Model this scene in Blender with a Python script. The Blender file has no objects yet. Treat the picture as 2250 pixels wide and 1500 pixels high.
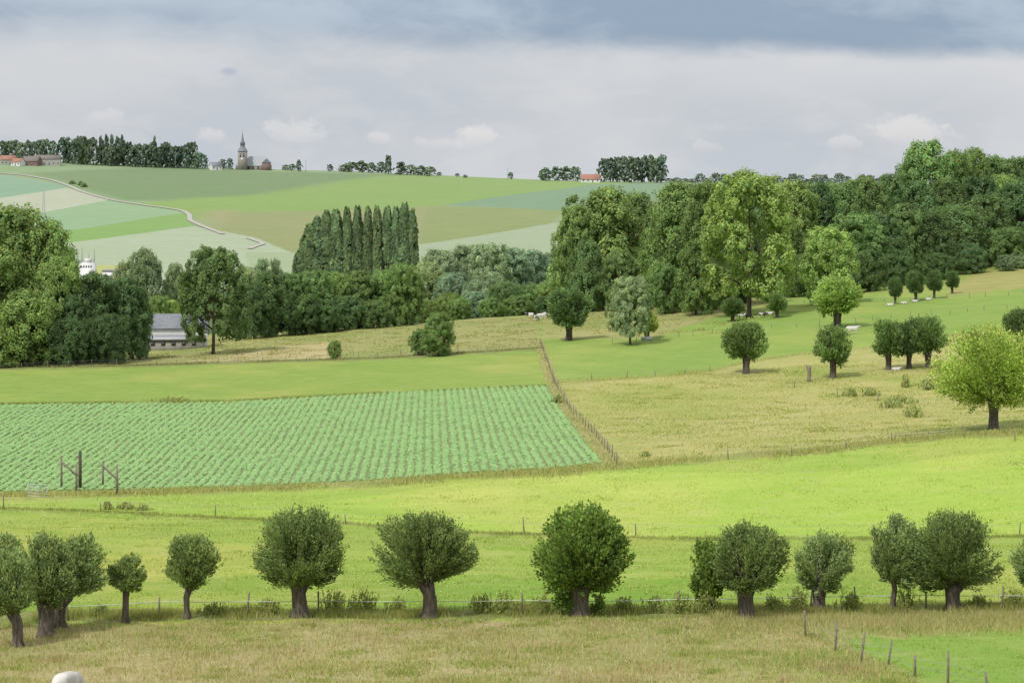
import bpy, math, numpy as np, random
from mathutils import Vector
R=np.random.RandomState(7); random.seed(7)
F=4500.0; UC=1125.0; VH=450.0
scn=bpy.context.scene
def lin(c):
    c=c/255.0
    return c/12.92 if c<=0.04045 else ((c+0.055)/1.055)**2.4
K=0.57
def C(r,g,b,k=K):
    c=[lin(r)*k,lin(g)*k,lin(b)*k]; l=0.3*c[0]+0.6*c[1]+0.1*c[2]
    return tuple(q*0.94+l*0.06 for q in c)
# ------------------------------------------------------------------ terrain heights
US=np.array([-900,0,560,1125,1690,2250,3100],float)
TAB=[
(10,[3300]*7),(30,[2250]*7),(60,[1725]*7),(85,[1500]*7),
(105,[1375,1370,1357,1353,1350,1342,1335]),
(135,[1240,1235,1240,1248,1252,1248,1235]),
(165,[1130,1133,1148,1166,1178,1172,1150]),
(200,[1082,1079,1072,1040,1005,975,940]),
(250,[968,965,960,935,925,900,870]),
(300,[887,885,882,856,850,825,800]),
(340,[842,840,838,815,795,765,740]),
(380,[810,806,800,778,748,712,690]),
(430,[795,788,766,735,697,664,640]),
(480,[790,782,744,707,665,630,600]),
(520,[790,780,734,694,648,602,570]),
(570,[785,775,738,700,650,570,540]),
(650,[750,740,728,702,640,530,500]),
(750,[690,690,690,680,600,490,470]),
(900,[620,618,630,640,560,470,450]),
(1000,[590,588,598,600,530,460,440]),
(1200,[515,515,515,520,490,440,430]),
(1400,[455,455,455,460,450,425,420]),
(1600,[398,398,405,420,420,410,405]),
(1800,[345,347,368,390,402,402,402]),
(2000,[352,354,376,398,410,410,410]),
(3000,[430]*7),(6000,[452]*7),(20000,[451]*7)]
DS=np.array([t[0] for t in TAB],float); VT=np.array([t[1] for t in TAB],float)
ZT=-(VT-VH)/F*DS[:,None]
NS=700; NA=240
SG=np.linspace(math.log(10),math.log(20000),NS); AG=np.linspace((-900-UC)/F,(3100-UC)/F,NA)
def smooth1(a,axis,w):
    k=np.hanning(w); k/=k.sum()
    pad=[(0,0)]*a.ndim; pad[axis]=(w//2,w//2)
    ap=np.pad(a,pad,mode='edge')
    return np.apply_along_axis(lambda m:np.convolve(m,k,mode='valid'),axis,ap)
tmp=np.array([np.interp(np.exp(SG),DS,ZT[:,j]) for j in range(7)])
GR=np.array([np.interp(AG,(US-UC)/F,tmp[:,i]) for i in range(NS)])
GR=smooth1(GR,0,13); GR=smooth1(GR,1,41)
def H(x,y):
    x=np.asarray(x,float); y=np.maximum(np.asarray(y,float),10.0)
    a=np.clip(x/y,AG[0],AG[-1]-1e-6); s=np.clip(np.log(y),SG[0],SG[-1]-1e-6)
    fi=(s-SG[0])/(SG[1]-SG[0]); fj=(a-AG[0])/(AG[1]-AG[0])
    i=np.minimum(fi.astype(int),NS-2); j=np.minimum(fj.astype(int),NA-2); fi=fi-i; fj=fj-j
    z=(GR[i,j]*(1-fi)+GR[i+1,j]*fi)*(1-fj)+(GR[i,j+1]*(1-fi)+GR[i+1,j+1]*fi)*fj
    und=0.12*np.sin(x*0.21+1.3*np.sin(y*0.06))*np.sin(y*0.13+x*0.05)+0.07*np.sin(x*0.53+y*0.31)+0.05*np.sin(y*0.77-x*0.4)
    far=np.clip((y-900)/500,0,1)*0.9*np.sin(x*0.017+0.5)*np.sin(y*0.013)
    return z+und*np.clip((1200-y)/600,0,1)+far
def UVpt(x,y):
    z=H(x,y); return UC+F*x/y, VH-F*z/y
DD=np.concatenate([np.linspace(60,600,2700),np.linspace(600.5,1850,1500)])
def G(u,v,dmin=60,dmax=1850):
    a=(u-UC)/F; m=(DD>=dmin)&(DD<=dmax); d=DD[m]
    vv=VH-F*H(a*d,d)/d
    k=np.where((vv[:-1]>=v)&(vv[1:]<v))[0]
    y=d[k[0]] if len(k) else d[np.argmin(abs(vv-v))]
    x=a*y; return float(x),float(y),float(H(x,y))
def W(u,d):
    x=(u-UC)/F*d; return float(x),float(d),float(H(x,d))
# ------------------------------------------------------------------ helpers
def new_mesh(name,V,Fc,mats,smooth=False,col=None,extra=None):
    V=np.asarray(V,np.float32); Fc=np.asarray(Fc,np.int32)
    me=bpy.data.meshes.new(name); me.vertices.add(len(V)); me.vertices.foreach_set('co',V.ravel())
    me.loops.add(Fc.size); me.loops.foreach_set('vertex_index',Fc.ravel())
    me.polygons.add(len(Fc)); me.polygons.foreach_set('loop_start',np.arange(len(Fc),dtype=np.int32)*Fc.shape[1])
    if smooth: me.polygons.foreach_set('use_smooth',np.ones(len(Fc),bool))
    me.update(calc_edges=True)
    for m in (mats if isinstance(mats,list) else [mats]): me.materials.append(m)
    if col is not None:
        c=me.color_attributes.new('Col','FLOAT_COLOR','POINT'); cc=np.ones((len(V),4),np.float32); cc[:,:3]=col
        c.data.foreach_set('color',cc.ravel())
    if extra is not None:
        for n,vals in extra.items():
            at=me.attributes.new(n,'FLOAT','POINT'); at.data.foreach_set('value',np.asarray(vals,np.float32))
    return me
def link(name,data,parent=None,loc=None):
    o=bpy.data.objects.new(name,data); scn.collection.objects.link(o)
    if parent is not None: o.parent=parent
    if loc is not None: o.location=loc
    return o
def top(o,label,cat,group=None):
    o["label"]=label; o["category"]=cat
    if group: o["group"]=group
    return o
def nt(mat): mat.use_nodes=True; t=mat.node_tree; t.nodes.clear(); return t
class NB:
    def __init__(s,t): s.t=t
    def n(s,ty,**kw):
        x=s.t.nodes.new(ty)
        for k,v in kw.items(): setattr(x,k,v)
        return x
    def set(s,node,i,v):
        if isinstance(v,bpy.types.NodeSocket): s.t.links.new(v,node.inputs[i])
        else: node.inputs[i].default_value=v
    def m(s,op,a,b=0.0,c=None,clamp=False):
        x=s.n('ShaderNodeMath',operation=op); x.use_clamp=clamp
        s.set(x,0,a); s.set(x,1,b)
        if c is not None: s.set(x,2,c)
        return x.outputs[0]
    def mix(s,f,a,b,bt='MIX'):
        x=s.n('ShaderNodeMix',data_type='RGBA',blend_type=bt); s.set(x,0,f)
        for i,v in ((6,a),(7,b)):
            if isinstance(v,(tuple,list)): v=tuple(v)+((1,) if len(v)==3 else ())
            s.set(x,i,v)
        return x.outputs[2]
    def noise(s,vec,scale,detail=4,rough=0.55,dist=0.0):
        x=s.n('ShaderNodeTexNoise'); 
        if vec is not None: s.set(x,'Vector',vec)
        x.inputs['Scale'].default_value=scale; x.inputs['Detail'].default_value=detail; x.inputs['Roughness'].default_value=rough; x.inputs['Distortion'].default_value=dist
        return x.outputs['Fac']
    def ss(s,v,a,b,o0=0.0,o1=1.0):
        x=s.n('ShaderNodeMapRange',interpolation_type='SMOOTHSTEP'); s.set(x,0,v); s.set(x,1,a); s.set(x,2,b); s.set(x,3,o0); s.set(x,4,o1)
        return x.outputs[0]
    def mp(s,vec,scale=(1,1,1),loc=(0,0,0)):
        x=s.n('ShaderNodeMapping'); s.set(x,0,vec); x.inputs['Scale'].default_value=scale; x.inputs['Location'].default_value=loc
        return x.outputs[0]
def simple_mat(name,col,rough=0.85,var=0.35,scale=3.0,col2=None,stretch=(1,1,1)):
    m=bpy.data.materials.new(name); b=NB(nt(m)); tc=b.n('ShaderNodeTexCoord').outputs['Object']
    nz=b.noise(b.mp(tc,stretch),scale,5,0.6)
    c2=col2 if col2 else tuple(max(0,c*(1-var)) for c in col)
    c=b.mix(b.ss(nz,0.35,0.65),col,c2)
    p=b.n('ShaderNodeBsdfPrincipled'); b.set(p,'Base Color',c); p.inputs['Roughness'].default_value=rough
    bp=b.n('ShaderNodeBump'); bp.inputs['Strength'].default_value=0.4; bp.inputs['Distance'].default_value=0.03; b.set(bp,'Height',nz); b.set(p,'Normal',bp.outputs[0])
    o=b.n('ShaderNodeOutputMaterial'); b.set(o,0,p.outputs[0]); return m
def foliage_mat(name,use_obj=True,trans=0.3):
    m=bpy.data.materials.new(name); b=NB(nt(m))
    at=b.n('ShaderNodeAttribute',attribute_name='Col')
    if use_obj:
        oi=b.n('ShaderNodeObjectInfo'); base=b.mix(1.0,oi.outputs['Color'],at.outputs['Color'],'MULTIPLY')
    else: base=at.outputs['Color']
    d=b.n('ShaderNodeBsdfDiffuse'); b.set(d,'Color',base)
    t=b.n('ShaderNodeBsdfTranslucent'); b.set(t,0,b.mix(1.0,base,(1.15,1.2,0.8),'MULTIPLY'))
    mx=b.n('ShaderNodeMixShader'); mx.inputs[0].default_value=trans; b.set(mx,1,d.outputs[0]); b.set(mx,2,t.outputs[0])
    o=b.n('ShaderNodeOutputMaterial'); b.set(o,0,mx.outputs[0]); return m
LEAF=foliage_mat('leaf_foliage',True,0.36); BLADE=foliage_mat('grass_blades',False,0.4)
BARK=simple_mat('bark',(0.12,0.10,0.075),0.95,0.6,6,stretch=(3,3,0.6))
BARKL=simple_mat('pale_bark',(0.15,0.125,0.095),0.95,0.65,4,stretch=(3,3,0.5))
WOOD=simple_mat('weathered_wood',(0.26,0.22,0.165),0.9,0.5,5,stretch=(4,4,0.7))
DWOOD=simple_mat('dark_wood',(0.10,0.08,0.06),0.9,0.5,5,stretch=(4,4,0.7))
WIRE=simple_mat('wire_metal',(0.3,0.3,0.29),0.6,0.2)
TAPE=simple_mat('white_tape',(0.6,0.62,0.58),0.6,0.1)
GALV=simple_mat('galvanised_steel',(0.5,0.52,0.53),0.45,0.2)
# ------------------------------------------------------------------ geometry generators
def unit(v): return v/np.maximum(np.linalg.norm(v,axis=1,keepdims=True),1e-9)
def leaves(P,Nn,length,width,rs,axis=None):
    n=len(P); r=unit(rs.normal(size=(n,3)))
    if axis is None: T=unit(np.cross(Nn,r))
    else: T=unit(axis+0.45*r); 
    B=unit(np.cross(Nn,T)); 
    L=(length*rs.uniform(0.7,1.3,n))[:,None]; Wd=(width*rs.uniform(0.7,1.3,n))[:,None]
    V=np.stack([P-T*L*0.5,P+B*Wd*0.5-T*L*0.05,P+T*L*0.5,P-B*Wd*0.5-T*L*0.05],1).reshape(-1,3)
    return V,np.arange(4*n).reshape(n,4)
def tint(n,rs,clump=None,amp=0.22):
    g=1+rs.normal(0,amp,n)
    if clump is not None: g=g*clump
    g=np.clip(g,0.45,1.9); yl=rs.normal(0,0.08,n)
    c=np.stack([g*(1+yl),g,g*(1-yl*1.5)],1); return np.repeat(c,4,0)
def tube(pts,rad,seg=8,noise=0.0,rs=None,cap=True):
    pts=np.array(pts,float); n=len(pts); V=[]; t=np.gradient(pts,axis=0) if n>1 else None
    for i in range(n):
        d=t[i]/max(np.linalg.norm(t[i]),1e-9); up=np.array([1,0,0.01]) if abs(d[0])<0.9 else np.array([0,1,0.01])
        a=np.cross(d,up); a/=np.linalg.norm(a); b=np.cross(d,a)
        for k in range(seg):
            an=2*math.pi*k/seg; rr=rad[i]*(1+(rs.uniform(-noise,noise) if rs is not None else 0))
            V.append(pts[i]+rr*(math.cos(an)*a+math.sin(an)*b))
    Fc=[]
    for i in range(n-1):
        for k in range(seg): Fc.append((i*seg+k,i*seg+(k+1)%seg,(i+1)*seg+(k+1)%seg,(i+1)*seg+k))
    if cap:
        V.append(pts[0]);V.append(pts[-1]); c0=len(V)-2;c1=len(V)-1
        for k in range(0,seg,2):
            Fc.append((c0,(k+2)%seg,k+1,k)); Fc.append((c1,(n-1)*seg+k,(n-1)*seg+k+1,(n-1)*seg+(k+2)%seg))
    return np.array(V),np.array(Fc)
def join(parts):
    V=[];Fc=[];o=0
    for v,f in parts: V.append(v);Fc.append(f+o);o+=len(v)
    return np.concatenate(V),np.concatenate(Fc)
def broadleaf(seed,cb=0.02,nleaf=30000,lsz=0.0185,nlobe=26,trunk_r=0.03,rr=(0.10,0.19),limbs=True,clumps=900,core=True,peak=0.45,asp=1.0):
    rs=np.random.RandomState(seed); P=[];N=[];CL=[]; lobes=[]
    sx=rs.uniform(.85,1.0)
    for i in range(nlobe):
        zz=(i+rs.uniform(0.1,0.9))/nlobe; pr=0.5*math.sqrt(max(0.02,1-((zz-peak)/(1.04-peak))**2)); r=rs.uniform(*rr); r=min(r,pr*0.9)
        an=i*2.4+rs.uniform(-.7,.7); rad=max(0,pr-r)*rs.uniform(0.75,1.08); rz=r*rs.uniform(0.85,1.15)*asp
        z=cb+(1-cb)*zz; z=min(max(z,cb+rz*0.7),1-rz*rs.uniform(.85,1.1)); lobes.append((np.array([math.cos(an)*rad,math.sin(an)*rad*sx,z]),np.array([r,r,rz]),1.0))
    if core:
        lobes.append((np.array([0,0,cb+(1-cb)*0.46]),np.array([0.39,0.39*sx,0.41*(1-cb)]),.65))
        lobes.append((np.array([rs.uniform(-.08,.08),rs.uniform(-.06,.06),cb+(1-cb)*0.68]),np.array([0.28,0.28,0.26*(1-cb)]),.6))
    lobes.append((np.array([rs.uniform(-.12,.12),rs.uniform(-.1,.1),1-0.14*asp]),np.array([0.14,0.14,0.14*asp]),1.0))
    area=np.array([r[0]*(r[2]+r[0])*w for c,r,w in lobes]); area/=area.sum()
    for (c,r,w),a in zip(lobes,area):
        lt=rs.normal(1,0.08); nl=int(nleaf*a); nc=max(8,int(clumps*a)); cd=unit(rs.normal(size=(nc,3))); cd[:,2]=np.where(cd[:,2]<-0.6,-cd[:,2],cd[:,2])
        cc=c+cd*r*rs.uniform(0.76,1.03,(nc,1)); ct=lt*rs.normal(1,0.11,nc); cr=min(r[0],.14)
        id=rs.randint(0,nc,nl); dd=unit(rs.normal(size=(nl,3)))*rs.uniform(0.15,1,(nl,1))**0.4
        p=cc[id]+dd*np.array([cr,cr,cr*asp])*0.34; P.append(p); N.append(unit(cd[id]*0.85+dd*0.35+rs.normal(0,0.26,(nl,3))+np.array([0,0,.22]))); CL.append(ct[id])
    P=np.concatenate(P);N=np.concatenate(N);CL=np.concatenate(CL); P[:,2]=np.abs(P[:,2]-0.01)+0.01
    V,Fc=leaves(P,N,lsz*1.35,lsz*1.05,rs)
    crown=new_mesh('crown',V,Fc,LEAF,col=tint(len(P),rs,CL))
    parts=[tube([(0,0,-0.02),(0.005,0,0.03),(0.01,0,cb+0.1),(0.0,0.01,0.5),(0.01,0,0.8)],[trunk_r*1.4,trunk_r,trunk_r*.8,trunk_r*.5,trunk_r*.15],8,0.08,rs)]
    if limbs:
        for i in range(12):
            an=rs.uniform(0,6.28); z0=rs.uniform(cb+0.05,0.55); L=rs.uniform(0.22,0.38)
            parts.append(tube([(0,0,z0),(math.cos(an)*L*.5,math.sin(an)*L*.5,z0+0.09),(math.cos(an)*L,math.sin(an)*L,z0+0.24)],[trunk_r*.5,trunk_r*.3,trunk_r*.1],6))
    v,f=join(parts); return crown,new_mesh('trunk',v,f,BARK,smooth=True)
def poplar(seed,n=9500):
    rs=np.random.RandomState(seed); ns=180
    z0=rs.uniform(0.04,0.9,ns); an=rs.uniform(0,6.28,ns); prof=lambda z:0.5*np.clip(np.sqrt(np.clip(1-((z-0.45)/0.57)**2,0,1)),0,1)
    ct=rs.normal(1,0.2,ns); id=rs.randint(0,ns,n); t=rs.uniform(0,1,n); L=0.10; sh=rs.uniform(0.35,1,ns)
    z=z0[id]+t*L; z=np.where(z>0.995,0.995-rs.uniform(0,.1,n),z); rad=prof(z)*(0.45+0.6*sh[id]); a=an[id]+rs.normal(0,.2,n)
    P=np.stack([np.cos(a)*rad,np.sin(a)*rad,z],1)*1.0+rs.normal(0,1,(n,3))*np.array([.03,.03,.006])
    Nn=unit(np.stack([np.cos(a),np.sin(a),np.full(n,.5)],1)+rs.normal(0,.4,(n,3)))
    T=np.tile(np.array([[0,0,1.0]]),(n,1)); B=unit(np.cross(Nn,T)+1e-6); l=0.014*rs.uniform(.7,1.3,(n,1)); w=0.085*rs.uniform(.7,1.3,(n,1))
    V=np.stack([P-T*l,P+B*w,P+T*l,P-B*w],1).reshape(-1,3)
    crown=new_mesh('crown',V,np.arange(4*n).reshape(n,4),LEAF,col=tint(n,rs,ct[id],.2))
    v,f=tube([(0,0,-.02),(0,0,.1),(0,0,.9)],[.09,.06,.02],8,.05,rs); return crown,new_mesh('trunk',v,f,BARK,True)
def envelope(rs,dirs,nb=14,amp=0.16,sharp=9):
    ax=unit(rs.normal(size=(nb,3))); am=rs.uniform(0.2,1,nb)*amp
    e=np.exp(sharp*(dirs@ax.T-1))@am; return 0.90+e
def pollard_crown(rs,c,r,head,nshoot,per,lsz,lw,tmin=0.35,groups=45,jit=0.12,amp=0.2,gsp=.2):
    gd=unit(rs.normal(size=(groups,3))); gd[:,2]=np.where(gd[:,2]<-0.75,-gd[:,2]*0.8,gd[:,2]); gd=unit(gd)
    gt=rs.normal(1,0.16,groups); gi=rs.randint(0,groups,nshoot)
    sd=unit(gd[gi]+rs.normal(0,gsp,(nshoot,3))); ln=envelope(rs,sd,amp=amp)*rs.uniform(0.80,1.10,nshoot)*(envelope(rs,gd,12,0.06)[gi]+.06)
    ln=np.minimum(ln,1.14)
    E=c+sd*r*ln[:,None]
    t=tmin+(1-tmin)*rs.uniform(0,1,(nshoot,per))**0.62
    P=head+(E-head)[:,None,:]*t[:,:,None]; P=P.reshape(-1,3)+rs.normal(0,jit,(nshoot*per,3))
    ax=np.repeat(unit(E-head),per,0); Nn=unit(np.repeat(sd,per,0)*0.75+rs.normal(0,0.4,(len(P),3))+np.array([0,0,0.4]))
    V,Fc=leaves(P,Nn,lsz,lw,rs,axis=ax)
    return V,Fc,tint(len(P),rs,np.repeat(gt[gi],per),0.3)
def pollard_unit(seed,nsh=380,per=44,lsz=0.042):
    rs=np.random.RandomState(seed); V,Fc,c=pollard_crown(rs,np.array([0,0,0.60]),np.array([0.47,0.47,0.38]),np.array([0,0,0.38]),nsh,per,lsz,lsz*0.75,0.3,40,0.025)
    crown=new_mesh('crown',V,Fc,LEAF,col=c)
    parts=[tube([(0,0,-0.03),(0,0,0.02),(0.01,0,0.15),(0,0,0.28),(0,0,0.36)],[.12,.085,.07,.085,.04],8,0.12,rs)]
    for i in range(8):
        an=i*0.785; parts.append(tube([(0,0,.28),(math.cos(an)*.14,math.sin(an)*.14,.42),(math.cos(an)*.26,math.sin(an)*.26,.62)],[.035,.02,.008],6))
    v,f=join(parts); return crown,new_mesh('trunk',v,f,BARK,smooth=True)
BL=[broadleaf(100+i,cb=0.01,nlobe=22+3*(i%4),rr=(0.10+0.01*(i%3),0.19),peak=.42+.04*(i%3)) for i in range(8)]
BW=[broadleaf(130+i,cb=0.0,nlobe=22,rr=(0.11,0.19),asp=1.5) for i in range(4)]
BT=[broadleaf(150,cb=0.11,nlobe=34,trunk_r=0.024,nleaf=34000,lsz=.018,rr=(.09,.16),peak=.42),broadleaf(151,cb=0.10,nlobe=38,trunk_r=0.022,nleaf=36000,lsz=.0155,rr=(.08,.15),core=False,peak=.45)]
RT=[broadleaf(200+i,cb=0.0,nleaf=1900,lsz=0.07,nlobe=12,rr=(.13,.22),limbs=False,clumps=90) for i in range(4)]
PP=[poplar(300+i) for i in range(4)]
PU=[pollard_unit(400+i) for i in range(5)]
def tree(var,loc,Wm,Hm,color,name,label,cat='tree',group=None,rs=random,vary=1.0):
    e=link(name,None,loc=(loc[0],loc[1],loc[2]-0.05)); e.scale=(Wm,Wm,Hm); e.rotation_euler=(0,0,rs.uniform(0,6.28)); e.empty_display_size=0.5
    if var in BL and Wm/Hm>1.0: var=BW[BL.index(var)%4]
    t=link('trunk',var[1],e); c=link('crown',var[0],e); j=rs.uniform(1-.17*vary,1+.20*vary); k=rs.uniform(-.08,.06)*vary; c.color=(color[0]*j*(1+k),color[1]*j,color[2]*j*(1-k),1)
    top(e,label,cat,group); return e
def treeT(var,u,d,vtop,wpx,color,name,label,group=None):
    x,y,z=W(u,d); Hm=(VH-vtop)/F*d-z; return tree(var,(x,y,z),wpx/F*d,Hm,color,name,label,group=group)
def treeG(var,u,vb,vtop,wpx,color,name,label,group=None,dmin=60,dmax=600):
    x,y,z=G(u,vb,dmin,dmax); return tree(var,(x,y,z),wpx/F*y,(vb-vtop)/F*y,color,name,label,group=group,vary=.4)
# ------------------------------------------------------------------ ground
def inpoly(u,v,poly):
    poly=np.array(poly,float); ins=np.zeros(u.shape,bool); n=len(poly); j=n-1
    for i in range(n):
        xi,yi=poly[i]; xj,yj=poly[j]
        if yi!=yj:
            c=((yi>v)!=(yj>v))&(u<(xj-xi)*(v-yi)/(yj-yi)+xi); ins^=c
        j=i
    return ins
LA=[(-900,1095),(0,1088),(300,1083),(600,1073),(850,1060),(1000,1047),(1200,1038),(1350,1025),(1600,1005),(1800,990),(1960,970),(2100,955),(2250,950),(3100,930)]
LB=[(-900,1105),(0,1116),(250,1125),(500,1138),(800,1152),(1100,1172),(1450,1182),(1900,1182),(2250,1178),(3100,1170)]
LD=[(-900,812),(0,808),(300,803),(480,797),(830,787),(1190,765)]
LE=[(-900,888),(0,888),(500,882),(800,866),(1205,847)]
LC=[(1185,745),(1195,775),(1222,850),(1255,905),(1300,950),(1335,990),(1355,1022)]
LF=[(1205,842),(1440,827),(1560,815),(1640,795),(1760,778),(1900,765),(2060,742),(2250,715),(3100,680)]
def li(L,u): a=np.array(L,float); return np.interp(u,a[:,0],a[:,1])
def lc(v): a=np.array(LC,float); return np.interp(v,a[:,1],a[:,0])
POT=[(-900,1085),(0,1080),(300,1075),(600,1066),(850,1052),(1000,1040),(1200,1030),(1318,1018),(1280,960),(1235,900),(1203,848),(1050,852),(800,867),(500,884),(0,890),(-900,890)]
aa=np.concatenate([np.linspace(-0.9,-0.29,24),np.linspace(-0.285,0.285,640),np.linspace(0.29,0.9,24)])
dd=np.concatenate([np.linspace(12,80,20),np.linspace(80.4,200,270),np.linspace(200.6,400,270),np.linspace(401,600,130),np.linspace(605,1000,60),np.linspace(1003,1850,330),np.geomspace(1880,20000,30)])
A,D=np.meshgrid(aa,dd); X=A*D; Y=D; Z=H(X,Y)
U=UC+F*A; Vv=VH-F*Z/D
jn=np.sin(X*0.9+2*np.sin(Y*0.35))+0.6*np.sin(X*2.3+Y*1.1)+0.5*np.sin(Y*2.9-X*1.7)
Vj=Vv+jn*2.2*np.clip(150/D,0.3,1); Uj=U+jn*2.0
pn=np.sin(X*0.13+1.8*np.sin(Y*0.041))+np.sin(Y*0.071+1.5*np.sin(X*0.09+1))+0.6*np.sin(X*0.31-Y*0.12)+0.5*np.sin(X*0.05*7+Y*0.19)
pf=np.clip((pn+0.2)/2.2,0,1)
col=np.zeros(X.shape+(3,)); rough=np.full(X.shape,0.4)
def paint(mask,c,r=None,f=1.0,c2=None):
    if c2 is not None:
        w=pf[mask][:,None]; cc=np.array(c)*(1-w)+np.array(c2)*w
    else: cc=np.array(c)
    col[mask]=cc*f+col[mask]*(1-f)
    if r is not None: rough[mask]=r
near=D<620
paint(near,C(176,186,94))
paint(D>=620,C(115,136,86))
LDv=li(LD,Uj); m=near&(Vj<LDv)&(Uj<lc(Vj)); paint(m,C(184,182,114),0.85,c2=C(168,178,98))
m=near&(Uj<1195)&inpoly(Uj,Vj,[(330,805),(480,785),(600,765),(720,752),(760,790),(420,803)]); paint(m,C(212,196,140),0.6)
m=near&(Vj<li(LF,Uj))&(Uj>lc(Vj)); paint(m,C(158,188,84),0.5,c2=C(176,194,92))
m=near&(Uj>1190)&(Vj<745)&inpoly(Uj,Vj,[(1000,760),(1150,745),(1440,742),(1560,700),(1620,690),(1700,655),(1700,560),(900,560)]); paint(m,C(186,184,114),0.85,c2=C(168,176,96))
m=near&(Vj>=li(LF,Uj))&(Vj<li(LA,Uj))&(Uj>lc(Vj)); paint(m,C(206,200,122),0.85,c2=C(182,192,96))
m=near&inpoly(Uj,Vj,[(1650,712),(1700,660),(1850,650),(2100,640),(2250,590),(2700,560),(2700,520),(1700,600)]); paint(m,C(168,186,90),0.5,c2=C(182,190,100))
m=near&inpoly(Uj,Vj,[(2080,650),(2140,600),(2250,585),(2700,560),(2700,620),(2250,632)]); paint(m,C(188,184,108),0.75)
m=near&(Vj>=LDv)&(Vj<li(LE,Uj))&(Uj<lc(Vj)); paint(m,C(160,188,82),0.55,c2=C(180,194,92))
m=near&inpoly(U,Vv,POT); paint(m,C(152,170,112),0.3)
m=near&(Vj>=li(LA,Uj))&(Vj<li(LB,Uj)); paint(m,C(192,220,88),0.6,c2=C(210,222,104))
m=m&(Vv<li(LA,Uj)+30+20*np.sin(U*0.004)); paint(m,C(182,210,86),0.55,c2=C(198,210,98))
m=near&(Vj>=li(LB,Uj)); paint(m,C(176,200,82),0.8,c2=C(202,206,94))
m=near&(Vj>1262+12*np.sin(U*0.006))&(D>104.5); paint(m,C(154,190,66),0.8,c2=C(184,198,84))
m=(Vj>1362-0.012*(U-1125))&near; paint(m,C(200,186,130),0.9,c2=C(182,184,106))
m=near&(abs(Vj-(1346-0.008*(U-1125)))<12); paint(m,C(150,158,84),0.8)
m=near&inpoly(Uj+jn*4,Vj+jn*3,[(1850,1402),(2000,1392),(2250,1384),(3100,1372),(3100,1560),(2080,1560),(2010,1480),(1880,1428)]); paint(m,C(146,188,72),0.6,c2=C(160,192,80))
for L,w,c in ((LA,8,C(174,176,98)),(LB,4,C(160,166,88)),(LD,4,C(156,156,102)),(LE,4,C(156,166,86)),(LF,4,C(184,184,104))):
    ok=near.copy()
    if L in (LD,LE): ok&=Uj<1200
    if L is LF: ok&=Uj>1205
    m=ok&(abs(Vj-li(L,Uj))<w); paint(m,c,0.8,.7)
m=near&(Vj>745)&(Vj<1024)&(abs(Uj-lc(Vj)+3)<(8+(Vj-745)*0.05)); paint(m,C(188,182,118),0.8)
far=D>=850
wob=np.sin(X*0.011+1)*2.2+np.sin(X*0.027+Y*0.01)*1.2
Uf=U+np.sin(Y*0.03)*3; Vf=Vv+wob
def fields(L):
    for poly,c in L: paint(far&inpoly(Uf,Vf,poly),C(*c),0.3)
def blurfar(wy,wx):
    i0=np.where(dd>=860)[0][0]; i1=np.where(dd>1850)[0][0]; s=col[i0:i1,24:664]
    s=smooth1(s,0,wy) if wy>1 else s; s=smooth1(s,1,wx) if wx>1 else s; col[i0:i1,24:664]=s
fields([([(-1500,0),(3500,0),(3500,900),(-1500,900)],(158,182,128)),
([(-1500,200),(3500,200),(3500,402),(1460,402),(1000,397),(560,378),(400,366),(60,381),(-1500,380)],(152,180,122)),
([(60,381),(400,364),(560,373),(1000,390),(1000,404),(820,408),(700,420),(560,434),(430,440),(270,440),(150,404)],(126,156,94)),
([(700,402),(850,386),(1150,390),(1460,402),(1460,425),(1200,430),(1000,452),(800,463),(450,486),(380,462),(300,446),(420,434),(560,426)],(148,182,80)),
([(440,466),(720,462),(930,455),(980,455),(1240,466),(1220,492),(920,536),(900,620),(700,600),(560,530),(470,505)],(164,170,106)),
([(470,460),(510,458),(505,485),(470,505),(445,480)],(176,174,118))])
blurfar(13,25)
fields([([(940,455),(980,455),(1240,466),(1210,496),(920,537)],(156,170,98)),
([(970,453),(1200,420),(1300,408),(1460,404),(1460,430),(1380,466),(1240,466)],(134,170,128)),
([(920,538),(1225,492),(1320,500),(1320,640),(900,640)],(180,196,158)),
([(-1500,383),(0,383),(150,409),(120,416),(0,434),(-1500,434)],(146,186,150)),
([(-1500,436),(0,434),(120,416),(150,411),(245,437),(60,470),(-1500,470)],(202,208,178)),
([(-1500,472),(60,470),(245,438),(410,466),(130,506),(-1500,520)],(160,194,142)),
([(-1500,520),(130,506),(405,468),(425,494),(150,530),(-1500,560)],(142,186,88)),
([(-1500,560),(150,530),(425,496),(560,522),(660,562),(700,700),(-1500,700)],(190,204,168)),
([(150,578),(275,580),(275,602),(150,602)],(202,206,120)),
([(540,552),(650,556),(760,640),(560,640)],(178,196,150))])
blurfar(3,3)
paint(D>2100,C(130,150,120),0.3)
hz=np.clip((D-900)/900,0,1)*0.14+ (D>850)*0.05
col=col*(1-hz[...,None])+np.array(C(200,208,202))*hz[...,None]  # aerial haze painted into the ground colour, growing with distance
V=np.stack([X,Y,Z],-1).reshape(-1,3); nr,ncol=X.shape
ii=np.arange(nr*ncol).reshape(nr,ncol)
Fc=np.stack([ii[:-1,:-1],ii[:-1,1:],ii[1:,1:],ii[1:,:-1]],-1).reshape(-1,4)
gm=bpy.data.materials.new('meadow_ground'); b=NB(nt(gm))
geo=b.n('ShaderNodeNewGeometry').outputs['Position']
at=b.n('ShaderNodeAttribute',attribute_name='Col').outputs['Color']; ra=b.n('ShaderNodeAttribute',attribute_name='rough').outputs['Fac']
n1=b.noise(geo,1.8,6,0.75); n2=b.noise(b.mp(geo,(0.05,0.13,0.1)),1.0,6,0.65,0.5); n3=b.noise(b.mp(geo,(0.35,0.7,0.3)),1.0,6,0.7)
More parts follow.
